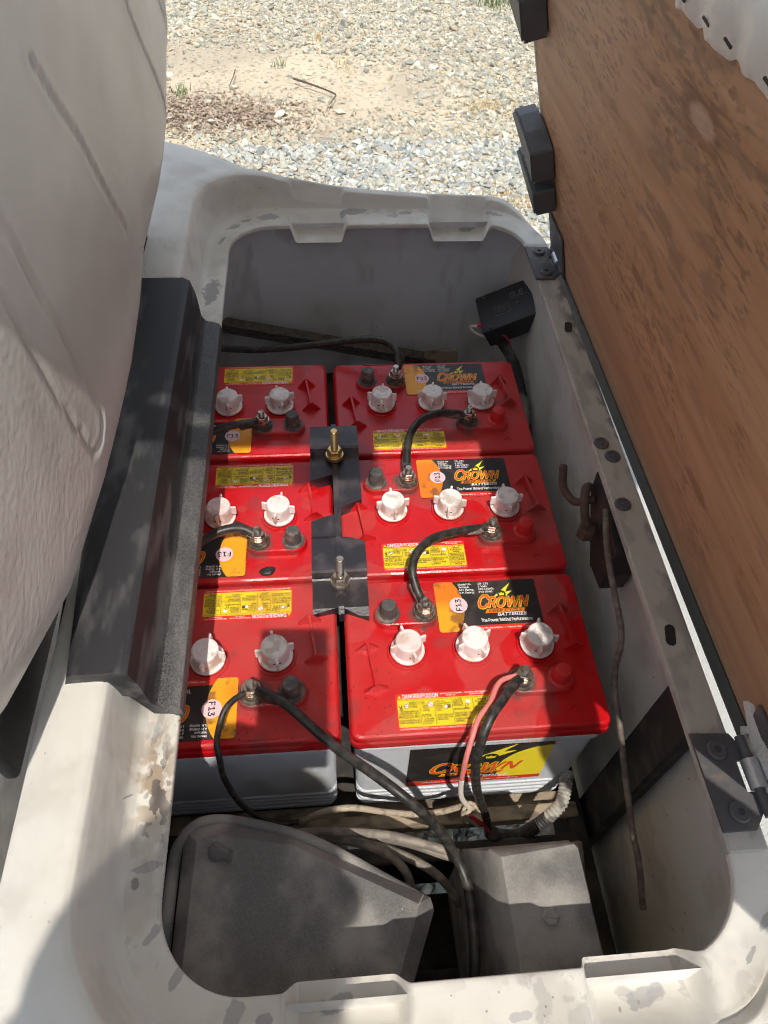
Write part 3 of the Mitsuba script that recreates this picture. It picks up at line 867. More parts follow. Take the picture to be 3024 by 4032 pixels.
# latch bracket and hook on the hinge-side wall
k = put('latch_bracket', loft([np.array([(.306, .24, .105), (.306, .20, .105), (.306, .145, .085), (.306, .145, .02), (.306, .18, .015), (.306, .238, .075)])[:, [0, 1, 2]], np.array([(.279, .24, .105), (.279, .20, .105), (.279, .145, .085), (.279, .145, .02), (.279, .18, .015), (.279, .238, .075)])]), 'frame_dark', C, label='dark latch bracket under the hinge flange')
put('hook', tube(spline([(.250, .262, .092), (.252, .250, .070), (.260, .232, .066), (.270, .225, .074), (.279, .222, .080)], 8), .0045, 10), 'rust_dark', k, smooth=True)
put('hook', tube(spline([(.274, .236, .085), (.266, .226, .092), (.262, .208, .085), (.266, .198, .068), (.276, .20, .060)], 8), .005, 10), 'rust_dark', k, smooth=True)
put('nut', lathe([(.010, -.006), (.010, .006), (.006, .007)], 6, (.266, .193, .060)), 'rust_dark', k)
put('brake_rod', tube(spline([(.276, .19, .100), (.266, .15, .099), (.262, .120, .096), (.262, .090, .088), (.262, .063, .079), (.262, .050, .064), (.2615, .042, .042), (.2615, .026, .024), (.262, -.004, .009), (.263, -.047, -.016), (.264, -.088, -.037), (.265, -.116, -.047), (.266, -.15, -.07)], 8), .0031, 12), 'rust_rod', C, smooth=True, label='bent rusty rod running down the front wall of the bay')
put('brake_rod', tube(spline([(.236, -.075, -.13), (.238, -.10, -.15), (.236, -.14, -.18), (.235, -.19, -.22)], 6), .006, 10), 'cable_dusty', C, smooth=True)
# the two moulded covers over the controller
c1 = m3.Manifold.batch_hull([mani_ext([(-.150, -.070), (-.120, -.064), (-.058, -.080), (-.022, -.098), (.062, -.138), (.064, -.148), (-.005, -.30), (-.155, -.30)], -.20, -.006), mani_ext([(-.136, -.084), (-.118, -.080), (-.055, -.092), (-.024, -.108), (.050, -.145), (.048, -.152), (-.016, -.30), (-.144, -.30)], .0, .010)])
K = put('controller_cover', join([c1]), 'cover_dusty', C, smooth=28, label='dusty black moulded controller cover with a slanted corner')
put('flange', tube(spline([(-.158, -.29, -.006), (-.158, -.12, -.006), (-.152, -.078, -.006), (-.125, -.062, -.008), (-.06, -.077, -.008), (-.02, -.095, -.008), (.02, -.118, -.01), (.058, -.14, -.012)], 8), .0055, 8), 'cover_dusty', K, smooth=True)
put('bolt', tube([(-.118, -.094, .004), (-.118, -.094, .012), (-.114, -.096, .014), (-.106, -.0985, .0165)], [.009, .008, .0055, .0050], 12), 'cover_dusty', K, smooth=35)
c2 = m3.Manifold.batch_hull([mani_ext([(.104, -.088), (.204, -.090), (.214, -.112), (.216, -.30), (.110, -.30)], -.22, -.065), mani_ext([(.118, -.104), (.122, -.101), (.192, -.100), (.200, -.106), (.2015, -.30), (.122, -.30)], -.014, -.010), mani_ext([(.127, -.112), (.194, -.106), (.196, -.110), (.1975, -.30), (.128, -.30)], -.004, .0)])
K = put('controller_cover', join([c2]), 'cover_dusty', C, smooth=24, label='dusty black box cover with a slotted screw, right of the other cover')
put('screw', join([lathe([(.0078, -.001), (.0078, .0025), (.0062, .0038), (.0001, .0038)], 6, (.160, -.161, 0)), lathe([(.0092, -.001), (.0092, .0006), (.0001, .0006)], 20, (.160, -.161, 0)), obox((.160, -.161, .0040), [.97, -.2, 0], [.2, .97, 0], [0, 0, 1], (.012, .0022, .0014), .0003)]), 'cover_dusty', K)

# the black control box on the hinge-side wall, far end
bx = np.array([(-1, -1), (1, -1), (1, 1), (-1, 1)])
P0, P1, P2 = np.array((.238, .718, -.020)), np.array((.327, .712, .026)), np.array((.251, .664, -.030))
ux = (P1 - P0) / np.linalg.norm(P1 - P0)
uy = (P0 - P2) / np.linalg.norm(P0 - P2)
uz = np.cross(ux, uy)
uz /= np.linalg.norm(uz)
uy = np.cross(uz, ux)
bc = P2 + ux * .056 + uy * .034
BX = put('control_box', obox(bc - uz * .0222 - ux * .004, ux, uy, uz, (.122, .070, .044), .002), 'box_black', C, label='small black control box with moulded lettering under the flange')


def on_box(m, dx, dy, rot=0):
    v = m.vertices
    c, s_ = math.cos(rot), math.sin(rot)
    m.vertices = np.array([bc + ux * (dx + a[0] * c - a[1] * s_) + uy * (dy + a[0] * s_ + a[1] * c) + uz * (.0006 + a[2]) for a in v])
    return m


put('lettering', on_box(txt('G.E.', .011, 0, 0, 0, bold=False), -.010, .008), 'box_print', BX)
fr_ = sg.box(0, 0, .024, .018).difference(sg.box(.0006, .0006, .0234, .0174))
put('nameplate', join([on_box(flat(fr_, 0, .0002), -.038, -.014), on_box(txt('WARNING', .0022, .004, .013, 0), -.038, -.014), on_box(txt('DO NOT OPEN', .0018, .003, .009, 0), -.038, -.014), on_box(txt('36 V DC', .002, .006, .004, 0), -.038, -.014)]), 'box_print', BX)
put('bracket', obox(bc - uz * .045 + ux * .03 - uy * .02, ux, uy, uz, (.05, .02, .06), .001), 'frame_dark', BX)
for dx, dy in ((-.051, .029), (-.051, -.029), (.0, -.004)):
    m = lathe([(.0025, 0), (.0025, .001), (.001, .0014)], 10)
    put('screw', on_box(m, dx, dy), 'hinge_paint', BX)

# ---------------------------------------------------------------- batteries (own frame: x 0..0.262 along, y 0..0.182 across, z = 0 the lid)
BL, BW = .262, .182
MM = .001


def uv_mm(mesh):
    m = join([mesh])
    return m, m.vertices[:, :2] * 1000


proto = []      # (key below the battery, plug-in dict, label)


def bp(name, mesh, bsdf, smooth=False, label=None, uv=None):
    have = [p[0] for p in proto]
    k, n_ = name, 0
    while k in have:
        n_ += 1
        k = f'{name}_{n_:03d}'
    proto.append((k, mikit.ply(mesh, bsdf, smooth=smooth, uv=uv), label))
    return k


def rr(i, r=.009):
    return rrect(i, i, BL - i, BW - i, r, 5)


# lid: skirt, rounded shoulder, a fine-gridded top so that the grime has somewhere to sit
lid = loft([ring(rr(.0022), -.0235), ring(rr(0), -.0225), ring(rr(0), -.012), ring(rr(.0012), -.010), ring(rr(.0012), -.0035), ring(rr(.0022), -.0012), ring(rr(.0042), 0), ring(rr(.02), .0003)])
# raised seam lines and collars
extra = [bbox(.044, .1765, -.0004, .10, .1773, .0010, .0002)]
for cx in (.064, .1325, .201):
    extra.append(lathe([(.0215, -.001), (.0213, .0012), (.0205, .0022), (.0192, .0022), (.0186, .0008), (.0172, .0006)], 32, (cx, .091, 0)))
m_, uv_ = uv_mm(join([lid] + extra))
bp('lid', m_, 'lid_red', uv=uv_)
ci = lambda z, i: ring(rrect(.006 + i, .003 + i, BL - .006 - i, BW - .003 - i, .012, 5), z)
cr = [ci(-.221, .006), ci(-.218, .003)]
for zc in (-.208, -.196, -.184, -.172):
    cr += [ci(zc - .004, .0028), ci(zc - .0025, .0012), ci(zc + .0025, .0012), ci(zc + .004, .0028)]
cr += [ci(-.160, .0022), ci(-.156, .0010), ci(-.040, 0), ci(-.036, -.0008), ci(-.0345, -.0026), ci(-.026, -.0028), ci(-.0245, -.0022), ci(-.022, -.0022)]
bp('case', loft(cr), 'case_grey', label='pale grey plastic case with moulded ribs near its foot')


def cap_mesh():
    body = lathe([(.0140, .0005), (.0140, .0036), (.0176, .0038), (.0180, .0050), (.0178, .0062), (.0166, .0068), (.0150, .0070), (.0143, .0080), (.0140, .018), (.0138, .0236), (.0134, .0250), (.0126, .0258), (.0116, .0260), (.0112, .0257), (.0082, .0257), (.0079, .0262), (.0060, .0262), (.0057, .0258), (.0001, .0256)], 36)
    ms = [body]
    for k in range(4):
        a = k * math.pi / 2
        u_, v_ = np.array([math.cos(a), math.sin(a), 0]), np.array([-math.sin(a), math.cos(a), 0])
        ms.append(obox(u_ * .0163 + np.array([0, 0, .0175]), u_, v_, [0, 0, 1], (.0072, .0030, .0125), .0009))
        # the wing's web runs down to the flange on two of them
        if k % 2 == 1:
            ms.append(obox(u_ * .0148 + np.array([0, 0, .0100]), u_, v_, [0, 0, 1], (.0030, .0026, .0080), .0007))
    return join(ms)


cap = cap_mesh()
cap_ply = mikit.ply(cap, 'cap_white', smooth=35)
vent_hole = mikit.ply(join([obox((.0030, -.0141, .0135), [1, 0, 0], [0, 1, 0], [0, 0, 1], (.0022, .0006, .0012), .0002), obox((-.0035, -.0141, .0135), [1, 0, 0], [0, 1, 0], [0, 0, 1], (.0022, .0006, .0012), .0002)]), 'print_ink')

for cx, cy in ((.066, .133), (.196, .049)):
    st = lambda i, z: ring(np.array(sg.LineString([(cx - .020, cy), (cx + .020, cy)]).buffer(.0148 - i, quad_segs=10).exterior.coords)[:-1][::-1], z)
    m_, uv_ = uv_mm(loft([st(-.001, -.0005), st(0, .0008), st(.0006, .0068), st(.0013, .0080), st(.0026, .0086)]))
    bp('terminal_block', m_, 'lid_red', uv=uv_, label='raised red terminal block grimy round its posts')
# posts: a capped taper post and a threaded stud at each end
for cx, cy, mat, tall in ((.047, .133, 'post_grey', .0285), (.2155, .049, 'cap_red', .0270)):
    bp('post_cap', lathe([(.0128, .0080), (.0126, .0096), (.0106, .0102), (.0096, .0110), (.0086, tall - .003), (.0076, tall - .0006), (.0062, tall), (.0001, tall)], 28, (cx, cy, 0)), mat, 40, label='dull grey capped post' if mat == 'post_grey' else 'red plastic cap over the positive post')
for cx, cy in ((.086, .133), (.176, .049)):
    bp('stud_base', lathe([(.0128, .0080), (.0124, .0100), (.0118, .0112), (.0102, .0116), (.0098, .0148), (.0075, .0156), (.0001, .0156)], 26, (cx, cy, 0)), 'collar_dirt', 40)
    th = [(.0038, .0150)]
    z_ = .0165
    while z_ < .0335:
        th += [(.0041, z_), (.0036, z_ + .0006)]
        z_ += .0012
    th += [(.0033, .0338), (.0001, .0340)]
    bp('stud', join([lathe(th, 16, (cx, cy, 0))]), 'steel', 50)
    nut = lathe([(.0072, .0195), (.0078, .0202), (.0078, .0252), (.0070, .0258), (.0040, .0258)], 6, (0, 0, 0))
    wsh = lathe([(.0095, .0178), (.0095, .0194), (.004, .0194)], 24)
    q = join([nut, wsh])
    q.apply_transform(trimesh.transformations.rotation_matrix(.4 + 8 * cx, [0, 0, 1]))
    q.vertices += [cx, cy, 0]
    bp('nut', q, 'steel')


def lug(sign):
    """The lifting lug: a thin skewed wall with a three-cornered foot at each end."""
    a, b = np.array([.0225, .0975]), np.array([.0290, .0490])
    d = (b - a) / np.linalg.norm(b - a)
    nrm = np.array([-d[1], d[0]])
    hz = .0135
    ms = []
    L = np.linalg.norm(b - a)
    # wall with two notches in its foot
    wall = sg.Polygon([(0, 0), (.010, 0), (.013, .006), (.018, .006), (.020, .002), (.026, .002), (.029, .006), (.034, .006), (.037, 0), (L, 0), (L, hz - .001), (0, hz)])
    w_ = trimesh.creation.extrude_polygon(wall, .0026, engine='earcut')
    w_.vertices = np.array([np.append(a + d * q[0] + nrm * (q[2] - .0013), q[1]) for q in w_.vertices])
    w_.fix_normals()
    ms.append(w_)
    for p, s in ((a, -1), (b, 1)):
        tri_ = [(-.0128, 0), (.0128, 0), (.0015, hz), (-.0015, hz)]
        v = []
        for o in (0.0, 1.0):
            for k, q in enumerate(tri_):
                back = (.004 if q[1] == 0 else .0005) * o * s if s > 0 else (.0022 * o * s)
                base = p + nrm * q[0]
                v.append((base[0], base[1] + back, q[1]))
        f = [(0, 1, 2), (0, 2, 3), (4, 6, 5), (4, 7, 6), (0, 4, 5), (0, 5, 1), (1, 5, 6), (1, 6, 2), (2, 6, 7), (2, 7, 3), (3, 7, 4), (3, 4, 0)]
        t_ = trimesh.Trimesh(np.array(v), np.array(f), process=True)
        t_.fix_normals()
        ms.append(t_)
    m = join(ms)
    if sign < 0:
        m.vertices[:, :2] = np.array([BL, BW]) - m.vertices[:, :2]
    return m


for s in (1, -1):
    m_, uv_ = uv_mm(lug(s))
    bp('lifting_lug', m_, 'lid_red', uv=uv_ * 0 - 500)

# moulded signs on the lid
mould = [txt('NEG', .0085, .040, .160, .0010, bold=False), flat(sg.box(.084, .163, .097, .166), .0004, .0008).copy()]
for q in (mould[0], flat(sg.box(.084, .1625, .097, .1655).difference(sg.box(.0855, .1635, .0955, .1645)), .0003, .0009)):
    m_, uv_ = uv_mm(q)
    bp('moulded_mark', m_, 'lid_red', uv=uv_ * 0 - 500)
pm = [flat(sg.box(-.005, -.0012, .005, .0012).union(sg.box(-.0012, -.005, .0012, .005)).difference(sg.box(-.0038, -.0005, .0038, .0005)), .0003, .0009)]
pm[0].vertices += [.226, .020, 0]
for q in (pm[0], txt('POS', .0085, .166, .016, .0010, bold=False)):
    m_, uv_ = uv_mm(q)
    bp('moulded_mark', m_, 'lid_red', uv=uv_ * 0 - 500)

# --- brand label
Z1 = .0006
lab = sg.Polygon(rrect(.101, .111, .2155, .174, .003, 4))
bl = bp('brand_label', flat(lab, .0001, Z1), 'print_black', label='black brand label with an orange crescent at its left end')
bp(bl + '__strip', flat(sg.box(.101, .111, .2155, .1178).intersection(lab), Z1 + .0001), 'print_red')
moon = lab.intersection(affinity.scale(sg.Point(.086, .1425).buffer(1, 48), .0455, .050))
bp(bl + '__crescent', flat(moon, Z1 + .0006), 'print_orange')
white = [txt('Model No.', .0023, .1285, .1692, Z1 + .0005), txt('Voltage:', .0023, .1285, .1656, Z1 + .0005), txt('A.H. Rating:', .0023, .1285, .1620, Z1 + .0005), txt('A.H. Rating:', .0023, .1285, .1584, Z1 + .0005),
         txt('CR-235', .0023, .1505, .1692, Z1 + .0005), txt('6 Volts', .0023, .1505, .1656, Z1 + .0005), txt('235 (20HR)', .0023, .1505, .1620, Z1 + .0005), txt('190 (5HR)', .0023, .1505, .1584, Z1 + .0005),
         txt('BATTERIES', .0036, .1665, .1283, Z1 + .0005, w=.032, shear=.3), txt('The Power Behind Performance', .0039, .1475, .1216, Z1 + .0005, w=.0565),
         txt('Crown Battery Manufacturing Co.   •   Fremont, Ohio   •   Made in the USA', .0017, .134, .1134, Z1 + .0006, w=.079)]
bp(bl + '__rating_text', join(white[:8]), 'print_white')
for n_, k in (('word_batteries', 8), ('slogan', 9), ('maker_line', 10)):
    bp(bl + '__' + n_, white[k], 'print_white')


def bolt_poly(x, y, s):
    return sg.Polygon([(x + a * s, y + b * s) for a, b in ((1.0, 1.15), (-.72, -.25), (.10, -.05), (-.30, -.42), (.12, -.42), (1.05, .32), (.42, .24))])


def logo(x, y, w_, h_, z):
    """(outline mesh, fill mesh) of the slanted brand word with its tall first letter."""
    word = [('C', x, y, h_ * 1.12, w_ * .21), ('ROWN', x + w_ * .215, y + h_ * .06, h_ * .86, w_ * .77)]
    fill = [txt(a, hh, xx, yy_, z + .0006, w=ww, shear=.30, bold=True) for a, xx, yy_, hh, ww in word]
    out = []
    for m in fill:
        for dx, dy in ((-.55, -.5), (.6, -.55), (.55, .5), (-.5, .55), (.85, -.85)):
            q = m.copy()
            q.vertices = q.vertices + [dx * h_ * .05, dy * h_ * .05, -.00025 - .00002 * dx]
            out.append(q)
    return join(out), join(fill)


o_, f_ = logo(.1455, .1385, .0565, .0150, Z1)
bp(bl + '__logo_outline', o_, 'print_bright')
bp(bl + '__logo', f_, 'print_logo', label='slanted red brand word')
bp(bl + '__bolt', flat(bolt_poly(.1745, .1555, .0130), Z1 + .0001, .0002), 'print_bright')
crown = sg.Polygon([(-.0026, -.0016), (.0026, -.0016), (.0032, .0022), (.0014, .0006), (0, .0030), (-.0014, .0006), (-.0032, .0022)])
bp(bl + '__emblem', join([flat(affinity.translate(sg.Point(0, 0).buffer(.0048), .1755, .1558), Z1 + .00035, .0001)]), 'print_ink')
bp(bl + '__emblem_crown', join([flat(affinity.translate(crown, .1755, .1556), Z1 + .00048, .0001)]), 'print_bright')
dc = sg.Polygon([(.1535, .1322), (.1965, .1322), (.1990, .1373), (.1560, .1373)])
bp(bl + '__band', flat(dc, Z1 + .0003, .0002), 'print_orange')
bp(bl + '__band_lettering', txt('DEEP CYCLE', .0036, .158, .1330, Z1 + .0007, w=.0365, shear=.25), 'print_ink')

# --- danger label
DL = sg.Polygon(rrect(.047, .0055, .144, .0445, .0025, 4))
dl = bp('danger_label', flat(DL, .0001, Z1), 'print_red', label='yellow and red danger label printed in two languages')
bp(dl + '__panel', flat(sg.Polygon(rrect(.0485, .0095, .1430, .0385, .001, 3)), Z1 + .0001), 'print_yellow')
zt = Z1 + .0007
head = [txt('DANGER/POISON', .0044, .0540, .0391, zt, w=.036), txt('KEEP OUT OF REACH OF CHILDREN', .0012, .092, .0418, zt, w=.022), txt('DO NOT TIP', .0012, .098, .0398, zt), txt('TENIR HORS DE LA PORTÉE DES ENFANTS', .0012, .117, .0418, zt, w=.024), txt('NE PAS PENCHER', .0012, .122, .0398, zt),
        txt('LOW MAINTENANCE BATTERY - Requires Periodic Watering Service for Optimum Performance and Life', .0017, .0495, .0068, zt, w=.092, bold=False)]
bp(dl + '__heading', head[0], 'print_white')
bp(dl + '__small_heading', join(head[1:5]), 'print_white')
bp(dl + '__foot_line', head[5], 'print_white')
ink = [flat(sg.box(x_, .0105, x_ + .0004, .0355), zt - .0002, .0002) for x_ in (.0705, .0852, .1030, .1238)]
ink.append(txt('KEEP VENT CAPS TIGHT AND LEVEL EXCEPT WHEN SERVICING ELECTROLYTE. MAINTENIR LES BOUCHONS FERMES ET AU NIVEAU', .0013, .0495, .0364, zt, w=.092, bold=False))
cols = [
    [('SHIELD', .0026, .060, .0325, .0095, 1), ('EYES.', .0026, .0605, .0291, .008, 1), ('Explosive gases can', .0017, .0515, .0248, .018, 0), ('cause blindness or injury.', .0017, .0492, .0225, .0205, 0), ('PROTÉGEZ LES YEUX.', .0026, .0492, .0186, .0205, 1), ('Les gaz explosifs peuvent', .0017, .0492, .0155, .0205, 0), ('blesser ou rendre aveugle.', .0017, .0492, .0132, .0205, 0)],
    [('NO', .0026, .072, .0325, .004, 1), ('• Sparks', .0017, .072, .0298, .007, 0), ('• Flames', .0017, .072, .0274, .007, 0), ('• Smoking', .0017, .072, .0250, .008, 0), ('EVITER', .0026, .072, .0190, .009, 1), ('• Les Étincelles', .0017, .072, .0162, .012, 0), ('• Les Flammes', .0017, .072, .0139, .011, 0), ('• De Fumer', .0017, .072, .0116, .009, 0)],
    [('Sulfuric Acid', .0017, .0865, .0335, .009, 0), ('can cause', .0017, .0865, .0312, .007, 0), ('blindness', .0017, .0865, .0289, .007, 0), ('or severe', .0017, .0865, .0266, .007, 0), ('burns.', .0017, .0865, .0243, .005, 0), ("L'acide Sulfurique peut", .0017, .0865, .0195, .0155, 0), ('causer la cécité ou des', .0017, .0865, .0172, .0155, 0), ('brûlures graves.', .0017, .0865, .0149, .011, 0)],
    [('FLUSH EYES', .0020, .1043, .0335, .009, 1), ('IMMEDIATELY', .0020, .1043, .0308, .010, 1), ('WITH WATER.', .0020, .1043, .0281, .010, 1), ('Get medical help fast!', .0017, .1043, .0245, .016, 0), ("RINCEZ LES YEUX À L'EAU", .0019, .1043, .0200, .0182, 1), ('IMMÉDIATEMENT.', .0019, .1043, .0175, .013, 1), ('Consultez un médecin', .0017, .1043, .0145, .0155, 0), ('rapidement.', .0017, .1043, .0122, .009, 0)],
    [('California', .0019, .1285, .0335, .009, 1), ('Proposition 65', .0019, .1265, .0308, .013, 1), ('Warning:', .0019, .129, .0281, .008, 1)] + [(t_, .0014, .1250, .0258 - .0019 * k, .0165, 0) for k, t_ in enumerate(('Battery posts, terminals', 'and related accessories', 'contain lead and lead', 'compounds, chemicals', 'known to cause cancer', 'and reproductive harm.'))] + [('WASH HANDS AFTER', .0016, .1250, .0132, .0165, 1), ('HANDLING.', .0016, .129, .0108, .009, 1)]]
for col in cols:
    for t_, hh, x_, y_, w2, b_ in col:
        ink.append(txt(t_, hh * 1.08, x_, y_, zt, w=w2, bold=True))
# pictograms: bursting battery and goggled face, no-fire circle, hand, eye wash
for a_ in (60, 85, 115, 140):
    ink.append(flat(affinity.translate(affinity.rotate(sg.Polygon([(0, -.0004), (.0052, 0), (0, .0004)]), a_, origin=(0, 0)), .0520, .0288), zt - .0001, .0001))
ink.append(flat(sg.box(.0503, .0266, .0537, .0284).difference(sg.box(.0507, .0270, .0533, .0280)), zt - .0001, .0001))
ink.append(flat(affinity.translate(sg.Point(0, 0).buffer(.0024).difference(sg.Point(0, 0).buffer(.0020)), .0572, .0310), zt - .0001, .0001))
ink.append(flat(sg.box(.0553, .0309, .0580, .0316), zt - .0001, .0001))
handp = sg.MultiPolygon([sg.Polygon([(.0945, .0270), (.0975, .0262), (.0985, .0300), (.0950, .0306)])] + [sg.box(.0975, .0272 + .0009 * k, .1012, .0278 + .0009 * k) for k in range(4)])
ink.append(flat(shapely.union_all([g for g in handp.geoms]).boundary.buffer(.00018), zt - .0001, .0001))
ink.append(flat(sg.box(.0945, .0318, .1015, .0326), zt - .0001, .0001))
ink.append(flat(sg.Polygon([(.1155, .0262), (.1180, .0262), (.1175, .0280), (.1200, .0300), (.1185, .0315), (.1160, .0290)]).boundary.buffer(.0002), zt - .0001, .0001))
bp(dl + '__print', join(ink), 'print_ink')
wh = [flat(affinity.translate(sg.Point(0, 0).buffer(.0020), .0572, .0310), zt - .0003, .0001), flat(sg.Polygon([(.0945, .0270), (.0975, .0262), (.0985, .0300), (.0950, .0306)]), zt - .0003, .0001), flat(affinity.translate(sg.Point(0, 0).buffer(.0030), .0815, .0318), zt - .0003, .0001), flat(affinity.translate(sg.Point(0, 0).buffer(.0022), .1192, .0325), zt - .0003, .0001)]
bp(dl + '__pictogram', join(wh), 'print_white')
nof = sg.Point(0, 0).buffer(.0033).difference(sg.Point(0, 0).buffer(.0027)).union(affinity.rotate(sg.box(-.0003, -.0030, .0003, .0030), 45, origin=(0, 0)))
bp(dl + '__no_fire_sign', flat(affinity.translate(nof, .0815, .0318), zt, .0001), 'print_logo')
bp(dl + '__warning_triangle', flat(sg.Polygon([(.0492, .0394), (.0526, .0394), (.0509, .0426)]), zt, .0001), 'print_yellow')
DISC = mikit.ply(flat(sg.Point(0, 0).buffer(.0098), Z1 + .0010, .0002), 'print_pink')
DATE = mikit.ply(txt('F13', .0062, 0, 0, Z1 + .0014, bold=True, center=True), 'print_ink')

# --- label on the long side of the case (only where it shows)
side = []
SP = lambda pts: sg.Polygon(pts)


def on_side(m):
    v = m.vertices
    m.vertices = np.column_stack([v[:, 0], .0028 - v[:, 2], v[:, 1]])
    m.faces = m.faces
    return m


par = SP([(.061, -.038), (.2115, -.034), (.2145, -.146), (.0625, -.152)])
side.append(('side_label', on_side(flat(par, .0002, .0005)), 'print_black', 'black brand label with a yellow moon on the sunlit side'))
side.append(('side_label__strip', on_side(flat(SP([(.0622, -.1375), (.2145, -.1340), (.2145, -.146), (.0625, -.152)]), .0008, .0002)), 'print_red', None))
sun_ = par.intersection(affinity.scale(sg.Point(.214, -.108).buffer(1, 48), .054, .060)).difference(sg.box(0, -.2, .3, -.1365))
side.append(('side_label__moon', on_side(flat(sun_, .0009, .0002)), 'print_bright', None))
o_, f_ = logo(.083, -.113, .098, .026, .0010)
side.append(('side_label__logo_outline', on_side(o_), 'print_bright', None))
side.append(('side_label__logo', on_side(f_), 'print_logo', None))
side.append(('side_label__bolt', on_side(flat(bolt_poly(.150, -.066, .022), .0009, .0003)), 'print_bright', None))
side.append(('side_label__emblem', on_side(flat(affinity.translate(sg.Point(0, 0).buffer(.0085), .148, -.072), .0014, .0001)), 'print_ink', None))
side.append(('side_label__emblem_crown', on_side(flat(affinity.translate(affinity.scale(crown, 1.8, 1.8, origin=(0, 0)), .148, -.072), .0017, .0001)), 'print_bright', None))
side.append(('side_label__band', on_side(flat(SP([(.097, -.1245), (.166, -.1225), (.170, -.1150), (.100, -.1170)]), .0011, .0002)), 'print_orange', None))
side.append(('side_label__band_lettering', on_side(txt('DEEP CYCLE', .0055, .104, -.1232, .0016, w=.058, shear=.25)), 'print_ink', None))
side.append(('side_label__word_batteries', on_side(txt('BATTERIES', .0062, .120, -.1325, .0014, w=.056, shear=.3)), 'print_white', None))
side.append(('side_label__maker_line', on_side(txt('Crown Battery Manufacturing Co.   •   Fremont, Ohio   •   Made in the USA', .0030, .080, -.1425, .0014, w=.110)), 'print_white', None))

# the batteries of a golf cart: (x0, y0, turned, date rotation, label)
SPOTS = [(0.0, 0.0, False, 90, 'nearest battery of the right row, its pale side with a brand label in the sun'),
         (0.0, .187, False, 90, 'middle battery of the right row, sunlit, with two curved cables on it'),
         (.001, .374, False, 0, 'red battery at the far end of the right row, beside the ribbed conduit'),
         (-.008, .1835, True, 90, 'nearest battery of the left row, mostly shaded, two cables leaving its stud'),
         (-.007, .3690, True, 0, 'middle battery of the left row with a black tar spot on its lid'),
         (-.008, .5580, True, 180, 'shaded red battery at the far end of the left row, beside the black trim')]
BK = []
turns = rng.uniform(-14, 14, (6, 3))
turns[0] = (18, 26, -8)
for bi, (bx_, by_, turned, rot_, lab_) in enumerate(SPOTS):
    B = thing('battery', lab_, 'battery', 'batteries in the open bay')
    BK.append(B)
    M = T().translate([bx_, by_, 0])
    if turned:
        M = M.rotate([0, 0, 1], 180)
    for k, d, l in proto:
        scene[f'{B}__{k}'] = {**d, 'to_world': M}
        if l:
            labels[f'{B}__{k}'] = {'label': l}
    for ci_, cx in enumerate((.064, .1325, .201)):
        k = numbered(f'{B}__vent_cap')
        Mc = M.translate([cx, .091, 0]).rotate([0, 0, 1], float(turns[bi, ci_]) + (180 if turned else 0))
        scene[k] = {**cap_ply, 'to_world': Mc}
        scene[k + '__vent_hole'] = {**vent_hole, 'to_world': Mc}
    Md = M.translate([.1255, .1435, 0])
    scene[f'{B}__date_sticker'] = {**DISC, 'to_world': Md}
    scene[f'{B}__date_sticker__lettering'] = {**DATE, 'to_world': Md.rotate([0, 0, 1], rot_)}
    if bi == 0:
        for k, m, bs, l in side:
            scene[f'{B}__{k}'] = {**mikit.ply(m, bs), 'to_world': M}
            if l:
                labels[f'{B}__{k}'] = {'label': l}
# tar spot on the middle left lid
q = trimesh.creation.icosphere(subdivisions=3)
v = q.vertices * [.0085, .0062, .0032]
q.vertices = v * (1 + .5 * (meshkit.noise(v * 260, 3)[:, None] - .5)) + [-.083, .200, .001]
put('tar_spot', q, 'print_ink', BK[4], smooth=True, label='glossy black tar spot')

# ---------------------------------------------------------------- hold-down between the rows
out = [(-.033, .137), (-.003, .143), (.027, .130), (.0275, .222), (.002, .233), (.002, .276), (.0275, .287), (.0275, .403), (-.002, .419), (-.032, .405), (-.033, .318), (-.006, .327), (-.006, .268), (-.033, .258)]
up = mani_ext(out, -.002, .06)
prof_ = [(.10, -.01), (.10, .002), (.134, .005), (.142, .011), (.168, .0135), (.1755, .0135), (.1775, .0145), (.1785, .0245), (.1815, .0255), (.21, .0215), (.228, .020), (.236, .0145), (.272, .0145), (.284, .017), (.345, .0185), (.356, .019), (.3585, .0305), (.362, .0315), (.39, .0285), (.402, .026), (.412, .012), (.45, .002), (.45, -.01)]
pr_ = mani_ext(prof_, -.06, .06)      # (y, z) extruded
pr_ = pr_.transform(np.array([[0, 0, 1, 0], [1, 0, 0, 0], [0, 1, 0, 0]], float))
top = up ^ pr_
spine = mani_ext([(-.0055, .135), (.0005, .135), (.0005, .408), (-.0055, .408)], -.03, .06) ^ pr_.translate([0, 0, .0035])
HD = thing('battery_hold_down', 'black plastic hold-down bar bolted between the two battery rows', 'hold-down')
put('bar', join([top + spine]), 'holddown_black', HD, smooth=20)
for y_, z_, mat, lb in ((.352, .031, 'brass', 'brassy threaded bolt with its nut, the far one'), (.172, .0225, 'steel', 'silver threaded bolt with its nut, the near one')):
    th = [(.0042, -.03), (.0042, z_ + .006)]
    q = z_ + .008
    while q < z_ + .036:
        th += [(.0046, q), (.0040, q + .0007)]
        q += .0014
    th += [(.0036, z_ + .0368), (.0001, z_ + .0370)]
    b = put('bolt', lathe(th, 16, (-.0025, y_, 0)), mat, HD, 50, label=lb)
    put('nut', lathe([(.0086, z_ - .003), (.0092, z_ - .002), (.0092, z_ + .0055), (.0080, z_ + .0066), (.0048, z_ + .0068)], 6, (-.0025, y_, 0)), mat, b)
    put('washer', lathe([(.0110, z_ - .008), (.0110, z_ - .003), (.004, z_ - .0028)], 20, (-.0025, y_, 0)), 'brass' if mat == 'brass' else 'lead', b)

# ---------------------------------------------------------------- cables
CG = None


